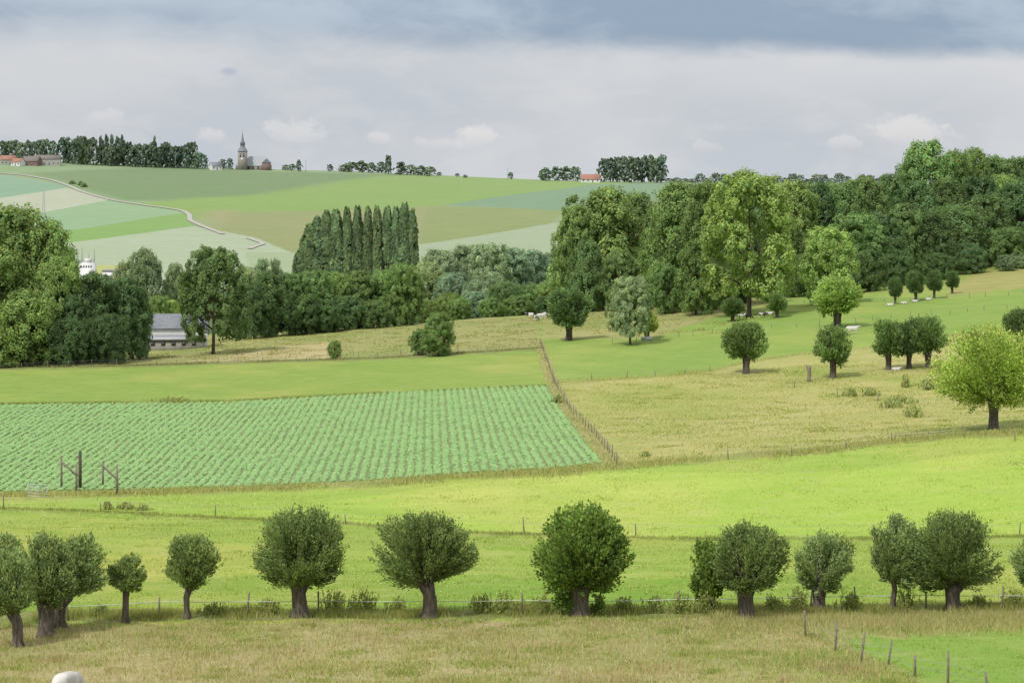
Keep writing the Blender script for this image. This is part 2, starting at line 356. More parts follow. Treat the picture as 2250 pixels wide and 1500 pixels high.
n5=b.noise(geo,6.5,4,0.7); n4=b.noise(b.mp(geo,(0.01,0.012,0.01),(40,3,0)),1.0,4,0.6); n6=b.noise(b.mp(geo,(0.03,0.42,0.2),(9,4,0)),1.0,4,0.6,0.6)
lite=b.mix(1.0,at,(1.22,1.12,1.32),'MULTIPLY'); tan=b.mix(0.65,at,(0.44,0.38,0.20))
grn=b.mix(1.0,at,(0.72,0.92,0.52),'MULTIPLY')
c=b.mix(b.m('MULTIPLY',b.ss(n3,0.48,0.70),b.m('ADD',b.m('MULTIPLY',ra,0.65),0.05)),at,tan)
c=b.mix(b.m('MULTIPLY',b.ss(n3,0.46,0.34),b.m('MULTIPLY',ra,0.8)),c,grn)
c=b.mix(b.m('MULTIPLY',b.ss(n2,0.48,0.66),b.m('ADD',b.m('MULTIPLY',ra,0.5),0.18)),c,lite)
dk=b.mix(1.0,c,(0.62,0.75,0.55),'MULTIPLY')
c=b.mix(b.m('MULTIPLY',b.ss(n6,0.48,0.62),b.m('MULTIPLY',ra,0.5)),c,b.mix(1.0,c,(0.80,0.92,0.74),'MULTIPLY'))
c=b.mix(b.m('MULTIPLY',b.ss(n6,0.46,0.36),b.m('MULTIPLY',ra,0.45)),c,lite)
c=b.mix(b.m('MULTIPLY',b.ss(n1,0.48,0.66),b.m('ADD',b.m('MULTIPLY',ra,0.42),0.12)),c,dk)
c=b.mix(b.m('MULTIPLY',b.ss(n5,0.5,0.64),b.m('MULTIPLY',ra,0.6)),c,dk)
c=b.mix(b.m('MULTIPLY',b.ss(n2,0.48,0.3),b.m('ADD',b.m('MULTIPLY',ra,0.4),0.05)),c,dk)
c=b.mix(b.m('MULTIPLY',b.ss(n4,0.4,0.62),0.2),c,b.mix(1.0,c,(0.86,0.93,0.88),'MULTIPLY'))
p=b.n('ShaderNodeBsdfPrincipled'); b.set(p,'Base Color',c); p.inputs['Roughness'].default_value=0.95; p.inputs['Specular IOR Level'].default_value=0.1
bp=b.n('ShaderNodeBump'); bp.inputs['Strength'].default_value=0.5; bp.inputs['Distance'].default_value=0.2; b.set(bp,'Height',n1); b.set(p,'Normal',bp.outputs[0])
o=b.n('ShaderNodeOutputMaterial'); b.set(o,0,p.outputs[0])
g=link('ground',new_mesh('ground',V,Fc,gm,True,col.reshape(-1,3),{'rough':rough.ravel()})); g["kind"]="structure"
ROAD=[(-60,372),(0,381),(60,386),(115,396),(150,408),(175,420),(215,432),(250,441),(310,450),(370,458),(405,464),(418,474),(416,484),(432,492),(462,504),(490,514)]
ROAD2=[(545,524),(575,533),(578,537),(560,542),(548,547)]
roadm=simple_mat('pale_gravel',C(214,210,196,.52),0.9,0.1,0.5)
def ribbon(pts,w,name):
    P=[np.array(G(u,v,900,1850)) for u,v in pts]; Q=[]
    for i in range(len(P)-1):
        for t in np.linspace(0,1,9)[:-1]: Q.append(P[i]*(1-t)+P[i+1]*t)
    Q.append(P[-1]); Q=np.array(Q)
    for _ in range(8): Q[1:-1]=(Q[:-2]+Q[1:-1]*2+Q[2:])/4
    T=np.gradient(Q[:,:2],axis=0); T/=np.linalg.norm(T,axis=1)[:,None]; Nn=np.stack([-T[:,1],T[:,0]],1)
    V=[];
    for q,n in zip(Q,Nn):
        for s in (-.5,.0,.5):
            x,y=q[:2]+n*w*s; V.append((x,y,float(H(x,y))+0.4))
    Fc=[]
    for i in range(len(Q)-1):
        for k in (0,1): Fc.append((i*3+k,i*3+k+1,i*3+4+k,i*3+3+k))
    o=link(name,new_mesh(name,V,Fc,roadm)); o["kind"]="structure"
ribbon(ROAD,3.2,'road'); ribbon(ROAD2,3.2,'road')
# ------------------------------------------------------------------ grass & crops
def blades(name,P,h,w,colors,rs,lean=0.35,k=1.4):
    n=len(P); an=rs.uniform(0,6.28,n); dx=np.stack([np.cos(an),np.sin(an),np.zeros(n)],1); hh=(h*rs.uniform(0.5,1.3,n))[:,None]
    ln=rs.normal(0,lean,(n,3)); ln[:,2]=1; ww=(w*rs.uniform(0.6,1.3,n))[:,None]
    V=np.stack([P-dx*ww,P+dx*ww,P+ln*hh],1).reshape(-1,3); cc=colors[rs.randint(0,len(colors),n)]*rs.uniform(0.75,1.3,(n,1))*k
    o=link(name,new_mesh(name,V,np.arange(3*n).reshape(n,3),BLADE,col=np.repeat(cc,3,0))); o["kind"]="stuff"; return o
def CA(*l): return np.array([C(*c) for c in l])
TANS=CA((212,200,146),(202,188,132),(188,188,112),(220,208,158),(166,176,92),(208,184,142),(176,186,100))
GRNS=CA((150,170,80),(172,186,94),(132,152,68),(188,192,102))
GOLD=CA((214,206,134),(200,200,116),(184,192,102),(222,212,152))
rs=np.random.RandomState(3)
def clumpy(n,x0,x1,y0,y1,nc,sp):
    cx=rs.uniform(x0,x1,nc); cy=rs.uniform(y0,y1,nc); i=rs.randint(0,nc,n); s=rs.uniform(.3,1.6,nc)[i]*sp
    return cx[i]+rs.normal(0,1,n)*s, cy[i]+rs.normal(0,1,n)*s
def onground(x,y): return np.stack([x,y,H(x,y)],1)
CORN=[(1850,1402),(2250,1384),(3100,1372),(3100,1560),(2080,1560),(2010,1480),(1880,1428)]
def fgmask(x,y): u_,v_=UVpt(x,y); return (v_>1358-0.012*(u_-1125))&~inpoly(u_+rs.normal(0,12,len(u_)),v_+rs.normal(0,6,len(u_)),CORN)
x,y=clumpy(110000,-34,34,72,106,1600,.55); k=fgmask(x,y)
blades('meadow_grass',onground(x[k],y[k]),0.17,0.016,TANS,rs,.5)
x,y=clumpy(75000,-34,34,72,106,500,.9); k=fgmask(x,y)
blades('meadow_grass',onground(x[k],y[k]),0.16,0.02,GRNS,rs,.5)
x,y=clumpy(16000,-34,34,72,105,260,1.2); k=fgmask(x,y)
blades('meadow_grass',onground(x[k],y[k]),0.42,0.014,CA((210,182,144),(220,204,160),(198,168,132)),rs,.15,1.3)
x=rs.uniform(10,34,20000); y=rs.normal(102.5,1.7,20000); u_,v_=UVpt(x,y); k=(u_>1560+rs.normal(0,80,20000))&(v_>1345)&(v_<1402)
blades('meadow_grass',onground(x[k],y[k]),0.3,0.018,CA((212,202,146),(202,194,132),(176,182,102)),rs,.35,1.35)
x,y=clumpy(16000,8,30,72,102,500,.5); blades('meadow_tufts',onground(x,y),0.08,0.02,CA((150,190,74),(132,172,62),(176,198,90)),rs,.6)
x,y=clumpy(36000,4,75,205,330,1500,.8); u_,v_=UVpt(x,y); k=(u_>lc(v_)+10)&(v_<li(LA,u_)-4)&(v_>li(LF,u_)+4)
blades('pasture_tussocks',onground(x[k],y[k]),0.15,0.06,GOLD,rs,.5)
x,y=clumpy(26000,4,75,205,330,300,1.9); u_,v_=UVpt(x,y); k=(u_>lc(v_)+10)&(v_<li(LA,u_)-4)&(v_>li(LF,u_)-6)
blades('pasture_tussocks',onground(x[k],y[k]),0.16,0.06,GRNS,rs,.5)
x,y=clumpy(20000,-75,60,385,500,900,1.3); u_,v_=UVpt(x,y); k=(v_<li(LD,u_)-5)&(u_<1650)&((u_<1190)|(v_<735))
blades('pasture_tussocks',onground(x[k],y[k]),0.24,0.12,CA((196,192,126),(176,176,106),(156,164,94)),rs,.5)
x,y=clumpy(46000,-45,45,109,165,1300,.9); blades('meadow_tufts',onground(x,y),0.11,0.03,CA((178,198,84),(142,172,62),(212,208,132),(132,160,60)),rs,.6)
x,y=clumpy(36000,-55,60,165,225,800,1.2); u_,v_=UVpt(x,y); k=(v_>li(LA,u_)+4); blades('meadow_tufts',onground(x[k],y[k]),0.11,0.045,CA((186,208,88),(152,182,70),(220,218,144)),rs,.6)
def along(L,n,spread_v,umin,umax,dmin=100,dmax=560):
    us=np.linspace(umin,umax,120); base=np.array([G(u,float(li(L,u)),dmin,dmax) for u in us])
    t=rs.uniform(0,1,n); xs=np.interp(t,np.linspace(0,1,120),base[:,0]); ys=np.interp(t,np.linspace(0,1,120),base[:,1])+rs.normal(0,spread_v,n)
    den=np.sin(xs*0.5)+np.sin(xs*0.17+1)+rs.normal(0,0.8,n); k=den>-0.6; return onground(xs[k],ys[k])
blades('verge_grass',along(LA,20000,1.6,-60,2300),0.36,0.04,CA((196,192,120),(176,182,96),(148,166,78),(208,198,142)),rs)
blades('verge_grass',along(LB,7000,0.4,-60,2300),0.24,0.03,CA((180,180,102),(156,166,82),(140,156,76)),rs)
blades('verge_grass',along(LD,6000,0.7,-60,1190),0.38,0.07,CA((172,170,112),(146,156,90)),rs)
blades('verge_grass',along(LE,7000,0.7,-60,1200),0.28,0.06,CA((156,166,84),(130,150,74),(180,180,104)),rs)
blades('verge_grass',along(LF,3000,0.9,1210,2250),0.24,0.05,CA((196,192,116),(172,180,94)),rs)
vs=np.linspace(750,1022,60); base=np.array([G(float(lc(v)),v,150,500) for v in vs]); t=rs.uniform(0,1,4500)
xs=np.interp(t,np.linspace(0,1,60),base[:,0])+rs.normal(-0.4,0.6,4500); ys=np.interp(t,np.linspace(0,1,60),base[:,1])
blades('verge_grass',onground(xs,ys),0.22,0.045,CA((212,200,148),(184,184,112),(152,166,88),(216,204,156)),rs,.5)
x=rs.uniform(-34,34,50000); y=rs.normal(107,1.1,50000); k=(np.sin(x*0.55)+np.sin(x*1.3+1)+rs.normal(0,0.8,50000))>-0.3
blades('verge_grass',onground(x[k],y[k]),0.32,0.022,CA((154,164,80),(130,146,68),(190,180,120),(170,168,96)),rs)
# potato crop: straight rows of leafy plants
rows=[]
for r in np.arange(-120,16,0.94):
    yy=np.arange(188,318,0.24); xx=r-0.04*(yy-200)+rs.normal(0,.03); rows.append(np.stack([np.broadcast_to(xx,yy.shape),yy],1))
rp=np.concatenate(rows); rp+=rs.normal(0,1,rp.shape)*np.array([.035,.07]); u_,v_=UVpt(rp[:,0],rp[:,1]); k=inpoly(u_,v_,POT)&(u_>-100)&(rs.uniform(size=len(u_))>0.03)
rp=rp[k]; n=len(rp); per=5; vig=0.95+0.12*np.sin(rp[:,0]*0.3)*np.sin(rp[:,1]*0.11)
off=rs.normal(0,1,(n,per,3))*np.array([0.155,0.12,0.03]); P=np.concatenate([rp,H(rp[:,0],rp[:,1])[:,None]+0.13],1)[:,None,:]+off*vig[:,None,None]
P=P.reshape(-1,3); N_=unit(off.reshape(-1,3)*np.array([1.3,1.1,0])+rs.normal(0,0.2,(n*per,3))+np.array([0,-.3,1.0]))
V_,F_=leaves(P,N_,0.33,0.27,rs); base=np.array(C(162,198,132,.92)); cc=base*rs.uniform(0.85,1.16,(n*per,1)); cc[rs.uniform(size=n*per)<0.03]=C(206,206,170)
o=link('potato_crop',new_mesh('potato_crop',V_,F_,BLADE,col=np.repeat(cc,4,0))); o["kind"]="stuff"
# ------------------------------------------------------------------ foreground pollard willows
WIL=[(-60,75,1185,1372,38,1420,'a',.26),(-60,60,1160,1290,-20,1385,'a',.3),(30,170,1165,1352,100,1396,'a',.4),(125,234,1165,1332,132,1378,'a',.3),
(238,324,1215,1306,276,1367,'s',.17),(355,490,1165,1312,412,1358,'s',.17),(538,767,1108,1312,660,1355,'d',.42),(818,1040,1113,1312,941,1357,'d',.36),
(1170,1392,1091,1326,1275,1353,'l',.42),(1512,1605,1172,1335,1567,1342,'l',.15),(1558,1730,1130,1312,1641,1356,'d',.40),(1738,1882,1160,1310,1797,1340,'a',.36),
(1908,2030,1120,1298,1960,1340,'a',.15),(2003,2198,1103,1318,2096,1338,'d',.40),(2222,2360,1165,1305,2290,1338,'a',.35)]
WC={'a':C(158,178,112,.80),'s':C(150,170,100,.80),'d':C(140,160,94,.77),'l':C(136,164,76,.78)}
WL={'a':'grey-green pollard willow with round bushy crown in meadow','s':'slender young pollard willow with small uneven crown','d':'stout pollard willow with dense dark green globe crown','l':'pollard tree with glossy bright green leaves beside wire fence'}
for i,(x0,x1,y0,y1,bu,bv,ty,tr) in enumerate(WIL):
    rs_=np.random.RandomState(900+i); bx,by,bz=G(bu,bv,80,125); s=by/F
    Rw=(x1-x0)/2*s; Rh=(y1-y0)/2*s; cx=((x0+x1)/2-bu)*s; cz=(bv-(y0+y1)/2)*s; hz_=(bv-y1)*s+0.3*Rh
    c=np.array([cx,0,cz]); head=np.array([cx*0.35,0,hz_]); sc=Rw*Rh/5.0
    ns=int(np.clip(760*sc**0.9,220,1150)); lw=(0.15,0.075) if ty!='l' else (0.17,0.14)
    if ty=='l': ns=int(ns*.75)
    V_,F_,cl=pollard_crown(rs_,c,np.array([Rw,Rw*.95,Rh])*.95,head,ns,44,lw[0],lw[1],0.2,int(22+24*sc),0.07,amp=0.22,gsp=.17)
    e=link('willow_tree',None,loc=(bx,by,bz-0.03)); top(e,WL[ty],'tree','row of pollard willows along the fence')
    cr=link('crown',new_mesh('crown',V_,F_,LEAF,col=cl),e); cr.color=WC[ty]+(1,)
    lx=rs_.uniform(-.12,.12)
    pts=[(0,0,-0.15),(0,0,0.08),(cx*.06+lx*.6,0,0.35*hz_),(cx*.15+lx,0,0.7*hz_),(head[0],0,hz_),(head[0],0,hz_+0.25)]
    parts=[tube(pts,[tr*1.35,tr*1.1,tr*.92,tr*.92,tr*1.15,tr*.5],12,0.13,rs_)]
    for k in range(5):
        an=k*1.26+rs_.uniform(0,.6); parts.append(tube([(math.cos(an)*tr*.7,math.sin(an)*tr*.7,.3),(math.cos(an)*tr*1.5,math.sin(an)*tr*1.5,-.08)],[tr*.35,tr*.2],6,.1,rs_))
    for k in range(int(7+5*(tr>.3))):
        dr=unit(rs_.normal(size=(1,3)))[0]; dr[2]=abs(dr[2])+0.2; e1=head+dr*np.array([Rw,Rw,Rh])*0.3; e2=head+(c-head)*0.6+dr*np.array([Rw,Rw,Rh])*0.6
        parts.append(tube([head-np.array([0,0,.1]),e1,e2],[tr*.28,tr*.12,tr*.04],6,.05,rs_))
    v,f=join(parts); link('trunk',new_mesh('trunk',v,f,BARKL,True),e)
def bush(u,vb,wpx,hpx,color,name='bush',label='leafy green bush in rough grass',cat='bush',group=None,dmin=60,dmax=600,seed=0,n=None,lsz=None,tall=False):
    x,y,z=G(u,vb,dmin,dmax); s=y/F; rs_=np.random.RandomState(seed+int(u)); w=wpx*s/2; h=hpx*s
    n=n or 900
    if tall:
        ns=n//10; bx_=rs_.normal(0,.34,(ns,2))*w; hh=h*rs_.uniform(.45,1.05,ns)*np.exp(-(bx_[:,0]/w)**2*.5); ln=rs_.normal(0,.12,(ns,2)); id=rs_.randint(0,ns,n); t=rs_.uniform(0.03,1,n)
        P=np.stack([bx_[id,0]+ln[id,0]*t*hh[id],bx_[id,1]+ln[id,1]*t*hh[id],t*hh[id]],1)+rs_.normal(0,.03*max(1,y/110),(n,3)); P[:,2]=abs(P[:,2])
        L=lsz or max(.13,y*0.0012); V_,F_=leaves(P,unit(rs_.normal(size=(n,3))*.6+np.array([0,-.4,.6])),L,L*.5,rs_,axis=np.tile([[0,0,1.0]],(n,1)))
    else:
        nc=14; cd=unit(rs_.normal(size=(nc,3))); cd[:,2]=abs(cd[:,2]); cc=cd*np.array([w*.65,w*.6,h*.7]); id=rs_.randint(0,nc,n)
        P=cc[id]+unit(rs_.normal(size=(n,3)))*rs_.uniform(.2,1,(n,1))*np.array([w*.4,w*.4,h*.33]); P[:,2]=abs(P[:,2])
        L=lsz or max(.12,y*0.0014); V_,F_=leaves(P,unit(rs_.normal(size=(n,3))+np.array([0,0,.6])),L,L*.7,rs_)
    o=link(name,new_mesh(name,V_,F_,LEAF,col=tint(n,rs_)),loc=(x,y,z)); o.color=color+(1,); top(o,label,cat,group); return o
bush(1250,1348,90,75,C(144,174,84,.75),'bush','leafy suckers bushing out at a willow foot',n=1800,dmax=130)
bush(1318,1350,50,45,C(144,174,84,.75),'bush','leafy suckers bushing out at a willow foot',n=700,dmax=130)
for u,vb,w,h in [(735,1342,90,48),(800,1342,100,52),(1060,1345,70,42),(1110,1345,80,45),(1440,1345,70,38),(1755,1340,60,52),(1990,1338,80,46),(1550,1345,60,55),(590,1345,90,30),(1500,1345,80,45),(2230,1335,70,42),(470,1347,70,24),(870,1345,60,34),(1190,1345,60,38),(1370,1345,60,38),(1700,1342,60,36),(1870,1338,70,40),(2150,1336,60,30),(220,1352,60,24)]:
    bush(u,vb,w,h,C(156,166,92,.84),'weed_clump','clump of tall nettles and weeds along the fence','weeds','weed clumps along the willow fence',dmax=130,n=1000,tall=True)
for u,vb,w,h in [(1870,870,36,20),(1915,868,46,16),(1990,850,26,30),(2040,855,50,24),(2005,915,60,28),(1960,895,60,20),(1418,1003,30,12),(375,884,110,12),(2150,885,40,36),(1225,885,24,20),(235,1118,20,18),(275,1118,60,14),(315,1120,50,12),(1980,885,80,18)]:
    bush(u,vb,w,h,C(170,178,110,.95),'weed_clump','clump of tall dry weeds in grazed pasture','weeds','weed clumps in the pasture',n=700,dmin=120,tall=True)
# ------------------------------------------------------------------ mid-distance single trees
q_=.86
DK=C(120,146,90,q_); DK2=C(110,136,86,q_); MD=C(136,162,94,q_); LM=C(168,194,106,.84); GY=C(158,178,130,.88); YG=C(184,200,100,.88); LT=C(144,170,96,.86); BG=C(150,172,134,.92)  # DK greens: dark foliage with cloud shadow over the right-hand trees painted in
PG='pollard trees scattered over the hillside pasture'
for u,vb,vt,w,cl in [(1640,820,700,100,MD),(1830,830,708,92,MD),(1952,812,700,82,MD),(1998,810,700,76,DK),(2040,808,688,90,MD),(2240,770,672,76,DK),(1610,706,650,58,DK),(1707,698,642,52,MD),
    (1967,668,608,36,DK),(2012,662,594,46,DK),(2053,655,594,40,DK),(2092,645,594,36,DK)]:
    treeG(PU[int(u)%5],u,vb,vt,w,cl,'pollard_tree','dark green pollard tree with globe crown and short trunk',PG)
treeG(BL[1],963,782,688,92,MD,'hawthorn_tree','round dense dark green tree with foliage to the ground')
treeG(BL[3],922,780,722,54,MD,'hawthorn_tree','small dark green bush tree beside a round tree')
treeG(PU[2],1250,748,632,104,DK,'pollard_tree','broad dark pollard tree on grassy slope',PG)
treeG(BT[0],1385,756,608,112,GY,'willow_tree','silvery grey-green willow on grassy slope')
treeG(PU[3],1424,745,682,46,YG,'small_tree','small yellow-green tree beside a feeding trough')
treeG(BL[2],735,788,748,38,LT,'hawthorn_tree','small green hawthorn bush on fence line')
treeG(BL[4],1820,668,500,150,LM,'lime_tree','light green tree with airy rounded crown',dmin=400)
treeG(PU[0],1840,720,600,120,LM,'lime_tree','light green young tree with rounded crown on pasture')
rs_=np.random.RandomState(81); bx,by,bz=G(2183,942,150,300); s=by/F
c=np.array([-5*s,0,(942-812)*s]); r=np.array([120*s,110*s,98*s]); head=np.array([0,0,62*s])
V_,F_,cl=pollard_crown(rs_,c,r,head,900,52,.26,.18,0.25,70,.22,amp=.22,gsp=.17)
e=link('willow_tree',None,loc=(bx,by,bz)); top(e,'large yellow-green pollard willow standing alone on pasture edge','tree')
cr=link('crown',new_mesh('crown',V_,F_,LEAF,col=cl),e); cr.color=C(178,198,98,.86)+(1,)
parts=[tube([(0,0,-.2),(0,0,.3),(0,0,1.6),(0,0,2.8),(0,0,3.3)],[.75,.55,.48,.6,.3],12,.12,rs_)]
for k in range(12):
    an=k*.53*2; parts.append(tube([(0,0,2.6),(math.cos(an)*1.6,math.sin(an)*1.6,4.2),(math.cos(an)*2.8,math.sin(an)*2.8,6.0)],[.2,.12,.04],6))
v,f=join(parts); link('trunk',new_mesh('trunk',v,f,BARKL,True),e)
# ------------------------------------------------------------------ belts of trees
BGp='belt of trees in the valley'
belt=[(30,400,456,230,LT),(-70,405,460,220,LT),(110,402,492,160,LT),(0,388,550,200,LT),(128,392,566,130,MD),(200,398,600,140,DK2),(270,402,612,130,DK2),(305,408,645,64,DK),(165,390,650,100,DK2),(235,388,690,110,DK2),(60,384,640,170,MD),(150,384,700,100,DK2),(-20,382,660,160,LT),
(350,520,650,70,LT),(378,540,660,50,LM),(318,640,550,105,GY),(280,650,575,80,GY),(385,650,580,70,GY),(425,560,598,80,LT),(540,600,586,80,GY),(575,620,570,56,GY),(605,630,570,40,GY),
(598,488,602,130,DK),(558,482,622,90,DK),(645,492,602,110,MD),(690,500,596,100,MD),(738,505,600,105,LT),(788,508,596,115,DK),(840,510,594,100,LT),(884,506,580,90,LT),(908,508,600,60,LT),(760,498,650,90,DK),(660,490,655,90,DK2),(820,501,660,90,DK),(715,494,660,90,DK),
(965,640,550,115,BG),(1018,650,540,120,BG),(1075,640,536,120,BG),(1125,650,546,110,BG),(1172,660,552,100,BG),(1218,680,556,100,GY),(1265,690,560,100,GY),(940,620,578,90,GY),(1000,610,600,110,BG),(1060,600,606,100,BG),
(1105,570,620,95,DK),(1165,575,626,90,MD),(1215,568,616,90,MD),(1258,560,622,90,LT),(1292,550,598,90,DK),(1140,556,650,70,MD),(1040,565,640,80,BG),(985,560,645,70,LT),(940,550,660,60,LT),(1080,545,655,60,MD),(1200,545,650,60,DK),(1010,555,655,60,MD)]
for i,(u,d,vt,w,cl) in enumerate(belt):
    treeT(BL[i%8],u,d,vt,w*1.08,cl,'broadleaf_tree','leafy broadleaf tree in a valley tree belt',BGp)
treeG(BT[0],468,778,545,172,DK,'oak_tree','large dark green oak beside a farmhouse',dmin=380,dmax=470)
for u,vt,w,dz in [(662,548,36,0),(680,490,32,0),(698,474,32,0),(717,464,32,0),(738,458,32,0),(763,455,22,0),(786,450,23,0),(808,453,21,0),(829,453,22,0),(851,454,23,0),(870,452,22,0),(889,446,29,0),(905,460,24,0),(672,518,34,9),(690,500,32,9),(708,482,32,9),(728,478,32,9),(750,486,32,9),(797,490,24,9),(878,470,30,9),(898,480,30,9)]:
    treeT(PP[int(u)%4],u,750+dz,vt,w*1.16,C(132,154,106,.9),'poplar_tree','tall slim columnar poplar in a dense row','row of tall poplars')
WG='trees of the wood edge on the hillside'
wood=[(1325,520,416,215,MD),(1262,515,455,120,MD),(1400,530,425,130,DK),(1290,505,530,100,DK),(1360,500,550,100,DK),(1440,500,500,100,MD),(1490,480,406,175,LT),(1560,470,402,150,MD),(1530,455,530,110,LT),(1460,468,580,80,MD),
(1740,560,400,150,MD),(1790,575,402,150,DK),(1850,590,402,150,MD),(1900,600,392,130,DK),(1745,500,560,90,DK),(1880,520,470,140,MD),(1935,530,470,120,DK2),(1985,540,450,120,DK),(2040,545,470,130,DK2),(2100,560,450,150,DK),(2160,570,430,140,DK2),(1910,500,550,90,DK),(1975,515,550,90,DK),(2060,525,555,80,DK),(2130,540,535,80,DK2),(2220,550,500,100,MD),(2240,580,400,140,DK),
(1960,640,385,110,DK),(2030,660,312,160,MD),(2095,670,335,120,MD),(2140,680,330,100,LT),(2190,690,345,130,DK),(2245,680,347,130,DK),(2010,610,400,130,DK),(2080,620,395,120,DK),(2150,630,390,130,DK2),(2210,640,385,130,MD),(2290,640,350,130,DK),(2330,600,380,150,DK2),(2300,550,470,100,DK),
(1600,540,430,120,DK),(1680,590,400,130,DK),(1620,490,600,80,DK2),(1700,485,610,70,DK2),(1570,490,590,80,DK2),(2210,540,560,50,GY),(2245,545,560,50,GY),(1790,515,590,80,DK2),(1865,498,600,60,DK2),(1720,540,480,120,MD),(1640,520,520,110,DK2)]
for i,(u,d,vt,w,cl) in enumerate(wood):
    treeT(BL[(i*3)%8],u,d,vt,w*1.08,cl,'broadleaf_tree','leafy broadleaf tree at the edge of a wood',WG)
treeG(BT[1],1645,692,381,250,C(150,174,94,.88),'poplar_tree','very large spreading poplar with open yellowish green crown',dmin=380,dmax=520)
for i in range(20):
    u=random.uniform(1650,2300); d=random.uniform(600,700); x,y,z=W(u,d); h=random.uniform(15,19)
    if u<1950 : h=min(h,(VH-402)/F*d-z)
    tree(BL[i%8],(x,y,z),min(random.uniform(13,17),h),h,random.choice([DK,DK2,MD]),'broadleaf_tree','leafy broadleaf tree at the edge of a wood',group=WG)
# ridge trees
RC=C(128,148,122,.8); RC2=C(146,166,134,.84); RG='trees along the village skyline'  # leaf colours paled and blued, distance haze painted in
ridge=[]
for u in range(5,130,14): ridge.append((u,random.uniform(304,316),26,RC2))
for u in range(138,215,11): ridge.append((u,random.uniform(299,308),28,RC))
for u in (222,234,246,258,268): ridge.append((u,random.uniform(294,302),15,RC))
for u in range(222,425,10): ridge.append((u,random.uniform(311,324),30,RC))
ridge+=[(340,300,14,RC),(183,318,24,C(160,184,130,.8)),(433,334,28,RC2),(446,338,26,RC2),(490,350,16,RC),(505,348,18,RC),(628,362,18,RC2),(642,360,18,RC2),(657,351,15,RC),(725,361,16,RC),
(755,362,28,RC2),(772,356,32,RC2),(795,353,32,RC2),(815,357,28,RC2),(838,356,28,RC2),(853,341,18,RC),(880,356,30,RC),(903,362,30,RC2),(925,364,30,RC2),(945,366,30,RC2),(965,378,14,RC2),(1005,381,12,RC),(1022,384,12,RC),(1122,378,13,RC),
(1200,368,30,RC2),(1222,366,32,RC2),(1245,366,32,RC2),(1265,366,28,RC2),(1192,372,20,RC)]
for u in (1328,1342,1357,1372,1388,1402,1416,1430,1443,1453): ridge.append((u,random.uniform(340,349),32,RC))
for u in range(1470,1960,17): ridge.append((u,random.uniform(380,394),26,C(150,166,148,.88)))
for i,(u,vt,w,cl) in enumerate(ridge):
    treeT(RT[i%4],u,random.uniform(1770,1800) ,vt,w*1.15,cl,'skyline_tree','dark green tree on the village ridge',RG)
for u,v in [(160,404),(178,407),(184,411)]:
    bush(u,v,16,9,C(150,168,120,.85),'bush','low dark bush beside the country road','bush','bushes beside the country road',dmin=900,dmax=1850,n=200)
# ------------------------------------------------------------------ boxes / buildings
def boxg(x0,x1,y0,y1,z0,z1):
    V=[(x0,y0,z0),(x1,y0,z0),(x1,y1,z0),(x0,y1,z0),(x0,y0,z1),(x1,y0,z1),(x1,y1,z1),(x0,y1,z1)]
    return np.array(V,float),np.array([(0,3,2,1),(4,5,6,7),(0,1,5,4),(1,2,6,5),(2,3,7,6),(3,0,4,7)])
def partm(name,parts,mat,parent,label=None):
    v,f=join(parts) if isinstance(parts,list) else parts
    o=link(name,new_mesh(name,v,f,mat),parent); 
    if label:o["label"]=label
    return o
BRICK=simple_mat('red_brick',C(164,134,124),.9,.25,2.0); SLATE=simple_mat('slate',C(150,156,164),.6,.2,1.5); LSLATE=simple_mat('pale_slate',C(196,200,204),.7,.1,1.0)  # brick paled and greyed, haze over the far village put into its colour
ORNG=simple_mat('orange_tile',C(208,150,126),.8,.25,1.5); PLAS=simple_mat('pale_render',C(210,206,198),.85,.12,1.5); WHT=simple_mat('white_wall',(.66,.66,.65),.7,.08,1.0); BRN=simple_mat('brown_tile',C(158,148,142),.85,.25,1.5)  # orange tile colour lightened to carry the haze on the ridge
GLASS=simple_mat('dark_glass',(0.06,0.065,0.075),.15,.2); STONE=simple_mat('grey_stone',C(190,182,170),.9,.2,1.0); GREYM=simple_mat('grey_metal',C(160,166,172),.5,.15)
